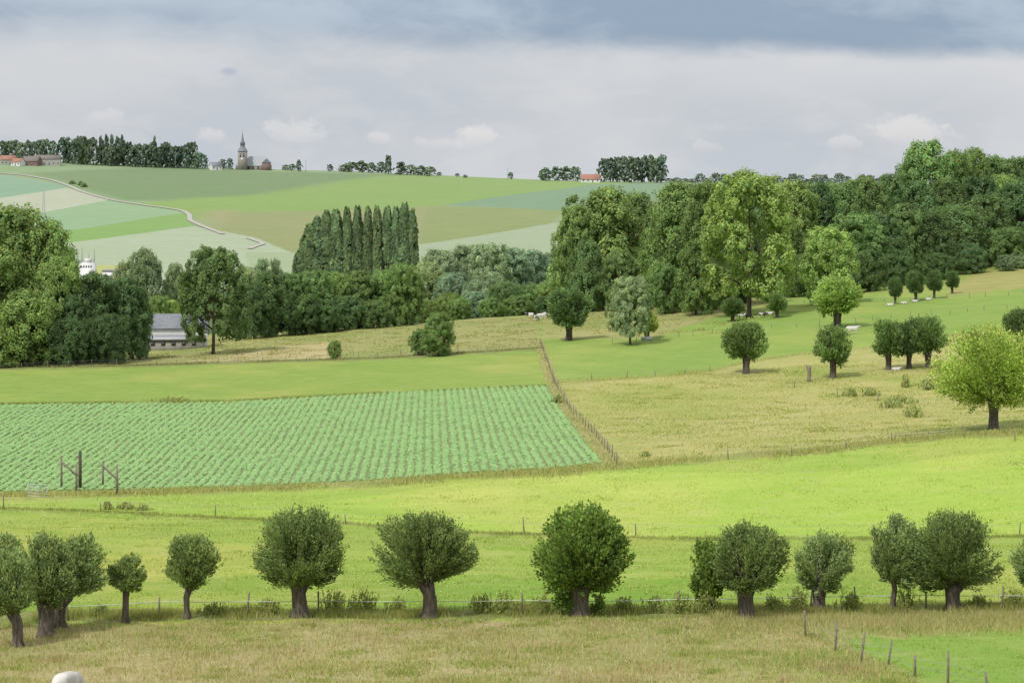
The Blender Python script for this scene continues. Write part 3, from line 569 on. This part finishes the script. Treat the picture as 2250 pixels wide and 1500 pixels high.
def house(loc,rot,L,Wd,hw,hr,wall,roof,name='house',label='house',nwin=4,rows=1,chim=True,over=.4):
    e=link(name,None,loc=loc); e.rotation_euler=(0,0,rot); top(e,label,'house')
    v,f=boxg(-L/2,L/2,-Wd/2,Wd/2,-1.5,hw)
    V2=list(map(tuple,v)); F2=[tuple(q) for q in f]
    for sx in (-1,1):
        a=len(V2); x1=sx*L/2; x0=sx*(L/2-.3)
        V2+=[(x0,-Wd/2,hw+.002),(x0,Wd/2,hw+.002),(x0,0,hw+hr),(x1,-Wd/2,hw+.002),(x1,Wd/2,hw+.002),(x1,0,hw+hr)]
        F2+=[(a,a+1,a+2),(a+3,a+4,a+5)]
    me=bpy.data.meshes.new('wall'); me.from_pydata(V2,[],F2); me.materials.append(wall); link('wall',me,e)
    t=.18; o=over; sl=hr/(Wd/2); zb=hw-o*sl; rv=[];rf=[]
    for sy in (-1,1):
        a=len(rv); yb=sy*(Wd/2+o)
        for x in (-L/2-o,L/2+o): rv+=[(x,yb,zb+.05),(x,sy*.0,hw+hr+.05),(x,sy*.0,hw+hr+.05+t),(x,yb,zb+.05+t)]
        rf+=[(a,a+1,a+5,a+4),(a+3,a+7,a+6,a+2),(a,a+4,a+7,a+3),(a,a+3,a+2,a+1),(a+4,a+5,a+6,a+7)]
    r=link('roof',new_mesh('roof',rv,rf,roof),e)
    if chim: partm('chimney',boxg(L*.28,L*.28+.8,-.4,.4,hw+hr*.6,hw+hr+1.0),BRICK,r)
    for rr in range(rows):
        for i in range(nwin):
            x=-L/2+(i+.5)*L/nwin; z=.9+rr*2.7
            if rr==0 and i==nwin//2: partm('door',boxg(x-.5,x+.5,-Wd/2-.06,-Wd/2-.003,0,2.1),BRN,e); continue
            w=partm('window',boxg(x-.55,x+.55,-Wd/2-.05,-Wd/2-.003,z,z+1.3),GLASS,e)
            partm('frame',[boxg(x-.65,x+.65,-Wd/2-.09,-Wd/2-.052,z-.1,z-.002),boxg(x-.65,x+.65,-Wd/2-.09,-Wd/2-.052,z+1.302,z+1.4),boxg(x-.05,x+.05,-Wd/2-.09,-Wd/2-.052,z,z+1.3)],WHT,w)
    return e
def onpt(u,d,dz=0): x,y,z=W(u,d); return (x,y,z+dz)
house(onpt(104,1750),0.15,22,9,5.2,3.2,PLAS,BRN,'house','long pale house with brown roof on village ridge',6,1)
house(onpt(70,1742),-0.2,14,9,3.6,4,BRICK,BRN,'house','low brick house with brown roof in village',4,1)
house(onpt(18,1745),0.2,12,8,4,3.4,PLAS,ORNG,'house','village house with bright orange tiled roof',4,1)
house(onpt(40,1735),-0.4,9,8,3,3,WHT,ORNG,'house','small village house with orange tiled roof',3,1)
house(onpt(474,1765),0.5,9,7,3.4,3,WHT,SLATE,'house','small white house near the village church',3,1)
house(onpt(1297,1762),0.0,16,9,2.6,4.2,WHT,ORNG,'house','single house with orange roof on the skyline',4,1)
x,y,z=G(392,764,400,500)
fh=house((x,y,z+.2),0.12,12.5,8,4.4,2.7,WHT,SLATE,'farmhouse','pale farmhouse with grey slate roof among trees',5,1)
v,f=boxg(-6.6,5.5,-7.4,-4.3,-1.5,2.0); partm('annex',(v,f),STONE,fh,'low stone lean-to in front of farmhouse')
rv=[(-6.9,-7.8,2.05),(5.8,-7.8,2.05),(5.8,-4.15,2.7),(-6.9,-4.15,2.7),(-6.9,-7.8,2.2),(5.8,-7.8,2.2),(5.8,-4.15,2.85),(-6.9,-4.15,2.85)]
partm('lean_to_roof',(np.array(rv),np.array([(0,3,2,1),(4,5,6,7),(0,1,5,4),(1,2,6,5),(2,3,7,6),(3,0,4,7)])),LSLATE,fh,'pale sheet roof of the lean-to')
for k in range(5): partm('window',boxg(-5.6+k*2.2,-4.7+k*2.2,-7.46,-7.403,.8,1.6),GLASS,fh)
cx,cy,cz=onpt(533,1780)
ch=link('church',None,loc=(cx,cy,cz)); top(ch,'brick village church with slate spire and pale nave roof','church')
tw=partm('tower',[boxg(-3.6,3.6,-3.6,3.6,-2,15.5),boxg(-3.9,3.9,-3.9,3.9,15.502,16.0)],STONE,ch)
for xx in (-1.4,1.4): partm('belfry_opening',boxg(xx-.6,xx+.6,-3.68,-3.603,11,14),GLASS,tw)
partm('clock_face',boxg(-.9,.9,-3.7,-3.603,8.2,10),WHT,tw)
def lathe4(prof,seg=8):
    V=[];Fc=[]
    for r,z in prof:
        for k in range(seg): V.append((r*math.cos(6.2832*(k+.5)/seg),r*math.sin(6.2832*(k+.5)/seg),z))
    for i in range(len(prof)-1):
        for k in range(seg): Fc.append((i*seg+k,i*seg+(k+1)%seg,(i+1)*seg+(k+1)%seg,(i+1)*seg+k))
    return np.array(V),np.array(Fc)
partm('spire',lathe4([(4.6,16.0),(3.6,18),(2.2,19.5),(2.0,22),(2.5,22.3),(1.5,24.5),(.7,28),(.12,32),(.1,34.5)]),SLATE,ch)
partm('nave',[boxg(-6.5,23.5,3.7,15.5,-2,3.6)],STONE,ch)
nv=[(-6.8,3.3,3.4),(23.8,3.3,3.4),(19.5,9.6,12.0),(-4,9.6,12.0),(-6.8,15.9,3.4),(23.8,15.9,3.4)]
me=bpy.data.meshes.new('roof'); me.from_pydata(nv,[],[(0,1,2,3),(4,3,2,5),(0,3,4),(1,5,2)]); me.materials.append(LSLATE); link('roof',me,ch)
partm('choir',[boxg(17,24.2,-.5,3.69,-2,6.2)],BRICK,ch,'brick transept end wall')
tv=[(16.7,-.8,6.0),(24.5,-.8,6.0),(20.6,-.8,9.6),(20.6,8,9.6),(16.7,8,6.0),(24.5,8,6.0)]
me=bpy.data.meshes.new('choir_roof'); me.from_pydata(tv,[],[(0,1,2),(0,2,3,4),(1,5,3,2)]); me.materials.append(SLATE); link('choir_roof',me,ch)
for k in range(5): partm('window',boxg(-4+k*4.1,-2.8+k*4.1,3.62,3.697,.6,2.8),GLASS,ch)
# factory
x,y,z=W(252,700); fb=link('factory_building',None,loc=(x,y,z)); top(fb,'white flat-roofed factory building with window band','building')
hh=(VH-595)/F*700-z
partm('wall',boxg(-3,2.6,-6,6,-2,hh),WHT,fb); partm('roof',boxg(-3.2,2.8,-6.2,6.2,hh+.002,hh+.4),GREYM,fb)
for k in range(3): partm('window',boxg(-2.4+k*1.6,-1.2+k*1.6,-6.06,-6.003,hh-2.6,hh-1.3),GREYM,fb)
x,y,z=W(193,705); sl=link('factory_tower',None,loc=(x,y,z)); top(sl,'white factory tower with railings and antennas on top','tower'); hh=(VH-577)/F*705-z
partm('wall',[boxg(-2.4,2.4,-2.4,2.4,-2,hh),boxg(-1,1.2,-1,1,hh+.002,hh+1.4)],WHT,sl)
for k in range(5): partm('window',boxg(-2+k*.85,-1.5+k*.85,-2.46,-2.403,hh-1.6,hh-.8),GREYM,sl)
partm('railing',[boxg(-2.4,2.4,-2.4,-2.35,hh+.9,hh+1.0)]+[boxg(-2.4+k*.95,-2.32+k*.95,-2.4,-2.35,hh,hh+.9) for k in range(6)],GREYM,sl)
for xx,h in ((-2,5),(2.2,4.5),(.3,3)): partm('antenna',boxg(xx-.08,xx+.08,-.1,.1,hh,hh+h),GREYM,sl)
x,y,z=G(96,478,900,1850); hm=(478-418)/F*y
ms=link('lattice_mast',None,loc=(x,y,z)); top(ms,'grey steel lattice mast standing in fields','mast')
pr=[]
for sx in (-1,1):
    for sy in (-1,1): pr.append(tube([(sx*1.0,sy*1.0,-.5),(sx*.3,sy*.3,hm)],[.05,.04],4))
for k in range(9):
    a=k/9;b2=(k+1)/9; wa=1.0-.7*a; wb=1.0-.7*b2
    for s in (-1,1):
        pr.append(tube([(-wa,s*wa,a*hm),(wb,s*wb,b2*hm)],[.03,.03],4)); pr.append(tube([(wa,s*wa,a*hm),(-wb,s*wb,b2*hm)],[.03,.03],4)); pr.append(tube([(s*wa,-wa,a*hm),(s*wb,wb,b2*hm)],[.03,.03],4))
partm('frame',pr,LSLATE,ms)
for u,vt in ((385,338),(226,330),(672,352),(1115,370),(210,328),(312,338)):
    x,y,z=W(u,1765); h=(VH-vt)/F*1765-z; po=link('utility_pole',None,loc=(x,y,z)); top(po,'thin utility pole on the ridge','pole','utility poles on the ridge')
    partm('shaft',tube([(0,0,-.5),(0,0,h)],[.2,.14],6),GREYM,po); partm('crossarm',boxg(-.9,.9,-.1,.1,h-.9,h-.7),GREYM,po)
# ------------------------------------------------------------------ fences
def postmesh(h,r,seed,mat=WOOD):
    rs_=np.random.RandomState(seed); v,f=tube([(0,0,-.3),(0,0,h*.5),(rs_.uniform(-.03,.03),0,h)],[r,r*.95,r*.85],6,.08,rs_); return new_mesh('post',v,f,mat)
PM=[postmesh(1.05+.1*i,.055,i) for i in range(3)]; PMB=[postmesh(1.2+.1*i,.075,i+5) for i in range(3)]
def fence(pts,spacing,meshes,label,name='wire_fence',wires=(0.95,.55),wmat=WIRE,wr=.009,dmin=60,dmax=600,scale=1.0,exact=False,group=None):
    P=[np.array(G(u,v,dmin,dmax)) for u,v in pts]; Q=[]
    if exact: Q=P
    else:
        for i in range(len(P)-1):
            L=np.linalg.norm(P[i+1]-P[i]); n=max(1,int(round(L/spacing)))
            for k in range(n): Q.append(P[i]+(P[i+1]-P[i])*(k+(random.uniform(-.15,.15) if k else 0))/n)
        Q.append(P[-1])
    if len(Q)>98: Q=Q[::2]
    o0=Q[0]; e=link(name,None,loc=tuple(o0)); top(e,label,'fence',group); tops=[]
    for q in Q:
        z=float(H(q[0],q[1])); p=link('post',random.choice(meshes),e,(q[0]-o0[0],q[1]-o0[1],z-o0[2])); p.rotation_euler=(random.gauss(0,.07),random.gauss(0,.08),random.uniform(0,6)); p.scale=(scale,scale,scale*random.uniform(.7,1.15)); tops.append((q[0]-o0[0],q[1]-o0[1],z-o0[2]))
    pr=[]
    for h in wires:
        for a,b2 in zip(tops[:-1],tops[1:]):
            mdl=((a[0]+b2[0])/2,(a[1]+b2[1])/2,(a[2]+b2[2])/2+h-.03); pr.append(tube([(a[0],a[1],a[2]+h),mdl,(b2[0],b2[1],b2[2]+h)],[wr]*3,4,cap=False))
    if pr:
        v,f=join(pr); link('wire' if wmat is WIRE else 'tape',new_mesh('wire',v,f,wmat),e)
    return e
fence([(150,1362),(350,1351),(543,1350),(700,1349),(960,1350),(1147,1348),(1320,1350),(1490,1346),(1650,1344),(1780,1340),(1880,1338),(2035,1336),(2200,1338),(2330,1336)],9,PM,'post fence with white electric tape beside pollard willows',wires=(.72,),wmat=TAPE,wr=.018,dmax=125,exact=True)
fence([(8,1117),(222,1122),(473,1133),(760,1150),(1152,1172),(1397,1174),(1640,1180),(1917,1175),(2240,1176)],20,PM,'sparse wooden post and wire fence crossing bright meadow',wires=(.85,),dmin=120,dmax=220,exact=True)
fence([(1188,755),(1195,775),(1222,850),(1255,905),(1300,950),(1335,990),(1355,1022)],4.0,PM,'weathered wooden post fence dividing crop and pasture',wires=(.85,),dmin=150,dmax=520)
fence([(0,810),(150,806),(300,803),(480,797),(830,787),(1050,775),(1190,765)],4,PM,'wire fence with wooden posts below rough pasture',dmin=300,dmax=560)
fence([(1215,842),(1300,836),(1440,827),(1560,815)],6,PM,'wire fence with thin posts along pasture edge',dmin=250,dmax=560)
fence([(1345,755),(1450,748),(1600,728),(1800,716),(2000,696),(2250,676)],4.5,PM,'wooden post fence across the hillside pasture',dmin=300,dmax=560)
fence([(1680,672),(1850,662),(2000,664),(2130,655),(2250,645)],4.5,PM,'wooden post fence near the wood edge',dmin=350,dmax=590)
fence([(1745,852),(1840,872),(1930,880)],12,PMB,'sparse leaning posts in dry pasture',wires=(),dmin=200,dmax=400,exact=True)
fence([(1770,1396),(1835,1430),(1892,1452),(1952,1458),(2010,1484),(2083,1500),(2172,1520)],10,PM,'wooden posts with wire around bright green corner',wires=(.8,.45),dmin=70,dmax=110,exact=True)
fence([(1600,1010),(1740,1000),(1860,985),(1960,972),(2120,962),(2195,945),(2230,968)],8,PM,'thin wire fence posts along pasture verge',dmin=150,dmax=300,exact=True)
P0=np.array(G(1966,962,150,300)); P1=np.array(G(2090,952,150,300)); e=link('rail_fence',None,loc=tuple(P0)); top(e,'low rusty metal rail barrier at pasture edge','fence'); dv=P1-P0
for k in range(6):
    q=dv*k/5; p=link('post',PM[0],e,tuple(q)); p.scale=(.6,.6,.4)
for k,zz in enumerate((.25,.5)): partm('rail',tube([(0,0,zz),tuple(dv+np.array([0,0,zz]))],[.03,.03],6),BRN,e)
def frame(u0,u1,v0,v1,h0,h1,label,extra=None):
    A=np.array(G(u0,v0,140,260)); B=np.array(G(u1,v1,140,260)); s=A[1]/F
    e=link('wooden_gate_frame',None,loc=tuple(A)); top(e,label,'gate'); H0=h0*s; H1=h1*s; dv=B-A
    partm('post',tube([(0,0,-.3),(0,0,H0)],[.11,.1],8,.06,R),WOOD,e); partm('post',tube([tuple(dv+np.array([0,0,-.3])),tuple(dv+np.array([0,0,H1]))],[.12,.1],8,.06,R),WOOD,e)
    a=np.array([0,-.12,H0*.82]); c=dv+np.array([0,-.12,min(H1,H0)*.62])
    V=[a+np.array([0,0,-.12]),c+np.array([0,0,-.12]),c+np.array([0,0,.12]),a+np.array([0,0,.12])]; V+= [q+np.array([0,-.08,0]) for q in V]
    partm('rail',(np.array(V),np.array([(0,1,2,3),(7,6,5,4),(0,4,5,1),(3,2,6,7),(0,3,7,4),(1,5,6,2)])),WOOD,e); return e
frame(135,168,1074,1078,74,58,'weathered timber posts joined by sloping rail')
frame(226,257,1066,1086,54,62,'weathered timber posts joined by sloping rail')
q=G(176,1074,140,260); e=link('wooden_post',new_mesh('wooden_post',*tube([(0,0,-.3),(0,0,1.7),(0,0,84*q[1]/F)],[.17,.165,.15],8,.04,R),DWOOD),loc=q); top(e,'tall thick dark timber post at field entrance','post')
q=G(80,1092,140,260); s=q[1]/F; e=link('metal_gate',None,loc=q); top(e,'galvanised tubular metal farm gate leaning at field entrance','gate'); e.rotation_euler=(0,.12,.2); w=44*s; h=26*s
partm('frame',[tube([(-w/2,0,.1),(-w/2,0,h+.1)],[.03]*2,6),tube([(w/2,0,.1),(w/2,0,h+.1)],[.03]*2,6),tube([(0,0,.1),(0,0,h+.1)],[.025]*2,6)],GALV,e)
for k in range(5): partm('rail',tube([(-w/2,0,.1+h*k/4),(w/2,0,.1+h*k/4)],[.028]*2,6),GALV,e)
q=G(1421,750,380,520); e=link('feeding_trough',None,loc=q); top(e,'pale concrete feeding trough under small tree','trough')
partm('basin',[boxg(-1.1,1.1,-.5,-.4,.25,.9),boxg(-1.1,1.1,.4,.5,.25,.9),boxg(-1.1,-1,-.398,.398,.25,.9),boxg(1,1.1,-.398,.398,.25,.9),boxg(-.998,.998,-.398,.398,.25,.35)],GALV,e)
partm('leg',boxg(-.9,-.7,-.4,.4,-.1,.248),GALV,e); partm('leg',boxg(.7,.9,-.4,.4,-.1,.248),GALV,e)
q=G(1777,838,200,400); s=q[1]/F; rs_=np.random.RandomState(5)
v,f=join([tube([(0,0,-.2),(0,0,.4),(.1,0,1.4),(0,0,2.0),(.05,0,36*s)],[.42,.3,.25,.34,.12],10,.18,rs_),tube([(0,0,1.6),(-.3,0,2.2),(-.35,0,2.6)],[.16,.12,.05],6,.1,rs_),tube([(.1,0,1.5),(.35,.1,2.1)],[.13,.07],6,.1,rs_)])
e=link('tree_stump',new_mesh('tree_stump',v,f,WOOD,True),loc=q); top(e,'tall dead pollard stump with broken top on pasture','tree stump')
# ------------------------------------------------------------------ cows
def cow_mesh(pose):
    gz=pose=='graze'; ly=-0.55 if pose=='lie' else 0
    J=[(-1.0,0,1.18,.22,.26),(-.65,0,1.14,.33,.35),(0,0,1.06,.36,.42),(.55,0,1.1,.30,.38)]
    Ed=[(0,1),(1,2),(2,3)]
    nk=[(.95,0,1.0,.16,.22),(1.3,0,.6,.13,.15),(1.42,0,.42,.12,.13),(1.52,0,.16,.08,.08)] if gz else [(.95,0,1.28,.16,.22),(1.22,0,1.45,.13,.15),(1.38,0,1.42,.12,.13),(1.68,0,1.24,.08,.09)]
    for i,q in enumerate(nk): J.append(q); Ed.append((3 if i==0 else len(J)-2,len(J)-1))
    hd=5
    for s in (-1,1):
        pz=J[hd]; J.append((pz[0]-.02,s*.24,pz[2]+.02,.05,.03)); Ed.append((hd,len(J)-1))
    J.append((-1.2,0,1.05,.05,.05)); Ed.append((0,len(J)-1)); J.append((-1.22,0,.5,.03,.03)); Ed.append((len(J)-2,len(J)-1)); J.append((-1.22,0,.35,.05,.05)); Ed.append((len(J)-2,len(J)-1))
    if pose!='lie': legs=((1,[(-.68,.2,.85,.17),(-.58,.22,.66,.11),(-.8,.22,.42,.065),(-.74,.22,.12,.05),(-.7,.22,.03,.06)]),(3,[(.6,.17,.8,.13),(.6,.19,.45,.07),(.58,.19,.12,.05),(.62,.19,.03,.06)]))
    else: legs=((1,[(-.6,.4,.85,.16),(-.2,.48,.65,.1),(-.6,.5,.6,.06)]),(3,[(.6,.3,.8,.12),(.95,.32,.62,.07),(.65,.34,.6,.05)]))
    for s in (-1,1):
        for par,chn in legs:
            p=par
            for x,y,z,r in chn: J.append((x,s*y,z,r,r)); Ed.append((p,len(J)-1)); p=len(J)-1
    me=bpy.data.meshes.new('cow_cage'); me.from_pydata([(j[0],j[1],j[2]+ly) for j in J],Ed,[])
    o=bpy.data.objects.new('cow_cage',me); scn.collection.objects.link(o); m=o.modifiers.new('s','SKIN'); m.use_smooth_shade=True
    for i,j in enumerate(J): me.skin_vertices[0].data[i].radius=(j[3],j[4])
    me.skin_vertices[0].data[1].use_root=True
    ss=o.modifiers.new('ss','SUBSURF'); ss.levels=2; ss.render_levels=2
    dg=bpy.context.evaluated_depsgraph_get(); out=bpy.data.meshes.new_from_object(o.evaluated_get(dg)); bpy.data.objects.remove(o); return out
def hide_mat(name,c1,c2,thr):
    m=bpy.data.materials.new(name); b=NB(nt(m)); tc=b.n('ShaderNodeTexCoord').outputs['Object']; oi=b.n('ShaderNodeObjectInfo')
    va=b.n('ShaderNodeVectorMath',operation='ADD'); b.set(va,0,tc); cb=b.n('ShaderNodeCombineXYZ'); b.set(cb,0,b.m('MULTIPLY',oi.outputs['Random'],20)); b.set(va,1,cb.outputs[0])
    f=b.ss(b.noise(va.outputs[0],1.3,1,.4),thr-.01,thr+.01); p=b.n('ShaderNodeBsdfPrincipled'); b.set(p,'Base Color',b.mix(f,c1,c2)); p.inputs['Roughness'].default_value=.8
    o=b.n('ShaderNodeOutputMaterial'); b.set(o,0,p.outputs[0]); return m
HW=hide_mat('white_hide',(.56,.54,.50),(.46,.44,.40),.6); HB=hide_mat('pied_hide',(.60,.58,.54),(.02,.02,.02),.5); HK=hide_mat('black_hide',(.02,.02,.02),(.03,.025,.02),.6)
CM={}
for p in ('stand','graze','lie'):
    for n_,mt in (('w',HW),('b',HB),('k',HK)):
        m=cow_mesh(p); m.materials.clear(); m.materials.append(mt); m.name='cow'; CM[p+n_]=m
def cow(u,v,key,rot,label,dmin=60,dmax=600,d=None,sc=1.0):
    q=W(u,d) if d else G(u,v,dmin,dmax); o=link('cow',CM[key],loc=(q[0],q[1],q[2])); o.rotation_euler=(0,0,rot); o.scale=(sc,)*3
    top(o,label,'cow','cattle grazing on the pasture')
cow(148,0,'grazew',1.36,'white cow standing in rough meadow grass',d=76.2,sc=.97)
cow(378,0,'grazek',1.5,'black cow standing in rough meadow grass',d=73.5)
pb='black and white cow on the hill crest'
cow(1165,700,'standb',3.0,pb,dmin=400,d=None); cow(1178,705,'grazeb',1.2,pb,dmin=400); cow(1190,702,'standw',.3,'white cow on the hill crest',dmin=400); cow(1197,699,'standb',.1,pb,dmin=400)
cow(1873,734,'standw',.1,'white cow standing on green pasture',dmin=330,sc=1.05)
cow(1969,814,'liew',.1,'white cow lying under pollard trees',dmin=280,sc=.6)
for u,v in ((1955,672),(1986,668),(2010,664),(2040,660)): cow(u,v,'liew',random.uniform(-.3,.3),'white cow resting on pasture below the wood',dmin=380,sc=.6)
for u,v,k in ((1630,700,'standb'),(1645,702,'grazek'),(1690,696,'standw'),(1675,698,'standb')): cow(u,v,k,random.uniform(-.5,.5),'pied cow in the shade under a large tree',dmin=380,sc=.75)
# ------------------------------------------------------------------ world
w=bpy.data.worlds.new('World'); scn.world=w; w.use_nodes=True; t=w.node_tree; t.nodes.clear(); b=NB(t)
SEL=math.radians(52); SAZ=(-0.55,-0.75)
sky=b.n('ShaderNodeTexSky',sky_type='NISHITA'); sky.sun_disc=False; sky.sun_elevation=SEL; sky.sun_rotation=math.atan2(SAZ[0],SAZ[1])
bg=b.n('ShaderNodeBackground'); b.set(bg,0,sky.outputs[0]); bg.inputs[1].default_value=0.1
gc=b.n('ShaderNodeTexCoord').outputs['Generated']; sp=b.n('ShaderNodeSeparateXYZ'); b.set(sp,0,gc); ax,ay,az=sp.outputs
def S(r,g,b_): return (lin(r),lin(g),lin(b_))
n_edge=b.noise(b.mp(gc,(10,10,40)),1.0,4,.5,.2); n_big=b.noise(b.mp(gc,(7,7,18),(3,1,0)),1.0,4,.45,.2); n_fine=b.noise(b.mp(gc,(24,24,60),(1,5,2)),1.0,6,.6,.4)
edge=b.m('ADD',b.m('SUBTRACT',0.0775,b.m('MULTIPLY',ax,0.030)),b.m('MULTIPLY',b.m('SUBTRACT',n_edge,.5),.012))
edge=b.m('ADD',edge,b.m('MULTIPLY',b.m('SUBTRACT',n_fine,.5),.009))
rel=b.m('SUBTRACT',az,edge)
band=b.ss(rel,b.ss(ax,-.2,.15,-.014,-.005),b.ss(ax,-.2,.15,.014,.007))
lowc=b.mix(b.ss(n_big,.35,.68),S(194,200,208),S(210,212,216))
lowc=b.mix(b.m('MULTIPLY',b.ss(az,.045,.0),.5),lowc,S(196,204,213))
lowc=b.mix(b.m('MULTIPLY',b.ss(rel,-.028,-.003),b.ss(ax,-.15,.22,.08,.6)),lowc,S(222,222,224))
lowc=b.mix(b.m('MULTIPLY',b.ss(n_fine,.42,.66),.35),lowc,S(220,220,222))
bandc=b.mix(b.ss(b.m('ADD',n_big,b.m('MULTIPLY',b.m('SUBTRACT',n_fine,.5),.5)),.38,.64),S(150,168,188),S(182,196,211))
lft=b.m('MULTIPLY',b.ss(rel,.004,.020),b.ss(ax,.02,-.22)); bandc=b.mix(b.m('MULTIPLY',lft,.8),bandc,S(200,210,221))
bandc=b.mix(b.m('MULTIPLY',b.ss(rel,.014,.0),b.ss(ax,-.2,.2,.2,.5)),bandc,S(146,163,184))
hi=b.mix(b.ss(b.noise(b.mp(gc,(3,3,5)),1.0,4,.6),.4,.6),(.74,.78,.86),(1.3,1.3,1.3))
bandc=b.mix(b.ss(az,.13,.3),bandc,hi)
c=b.mix(band,lowc,bandc)
for (u,v,ru,rv,st) in [(650,296,85,38,.55),(1048,302,52,36,.85),(828,304,28,20,.55),(470,304,44,20,.5),(1985,296,86,44,.75),(250,266,60,24,.4),(1850,318,60,22,.5),(960,318,60,20,.4),(1550,325,40,16,.35)]:
    du=b.m('DIVIDE',b.m('SUBTRACT',ax,(u-UC)/F),ru/F); dv=b.m('DIVIDE',b.m('SUBTRACT',az,(VH-v)/F),rv/F)
    dist=b.m('SQRT',b.m('ADD',b.m('MULTIPLY',du,du),b.m('MULTIPLY',dv,dv)))
    dist=b.m('ADD',dist,b.m('MULTIPLY',b.m('SUBTRACT',b.noise(b.mp(gc,(90,90,130)),1.0,5,.65),.5),2.6))
    c=b.mix(b.m('MULTIPLY',b.m('MULTIPLY',b.ss(dist,1.0,.45),b.ss(dv,-1.0,.5)),st),c,S(229,226,225))
du=b.m('DIVIDE',b.m('SUBTRACT',ax,(510-UC)/F),24/F); dv=b.m('DIVIDE',b.m('SUBTRACT',az,(VH-160)/F),12/F)
dist=b.m('ADD',b.m('SQRT',b.m('ADD',b.m('MULTIPLY',du,du),b.m('MULTIPLY',dv,dv))),b.m('MULTIPLY',b.m('SUBTRACT',n_fine,.5),2)); c=b.mix(b.m('MULTIPLY',b.ss(dist,1.1,.2),.45),c,S(156,172,196))
bg2=b.n('ShaderNodeBackground'); b.set(bg2,0,c); bg2.inputs[1].default_value=1.0
mx=b.n('ShaderNodeMixShader'); mx.inputs[0].default_value=0.96; b.set(mx,1,bg.outputs[0]); b.set(mx,2,bg2.outputs[0])
wo=b.n('ShaderNodeOutputWorld'); b.set(wo,0,mx.outputs[0])
sl=bpy.data.lights.new('sun','SUN'); sl.energy=3.1; sl.angle=math.radians(5); sl.color=(1,.96,.90); so=link('sun',sl)
hx=math.cos(SEL)/math.hypot(*SAZ); sv=Vector((SAZ[0]*hx,SAZ[1]*hx,math.sin(SEL))); so.rotation_euler=sv.to_track_quat('Z','Y').to_euler()
cam=bpy.data.cameras.new('camera'); cam.sensor_width=36; cam.lens=72; cam.shift_y=-(750-VH)/2250; cam.clip_start=.5; cam.clip_end=40000
co=link('camera',cam); co.rotation_euler=(math.radians(90),0,0); scn.camera=co
scn.view_settings.view_transform='Standard'; scn.view_settings.look='None'; scn.view_settings.exposure=0
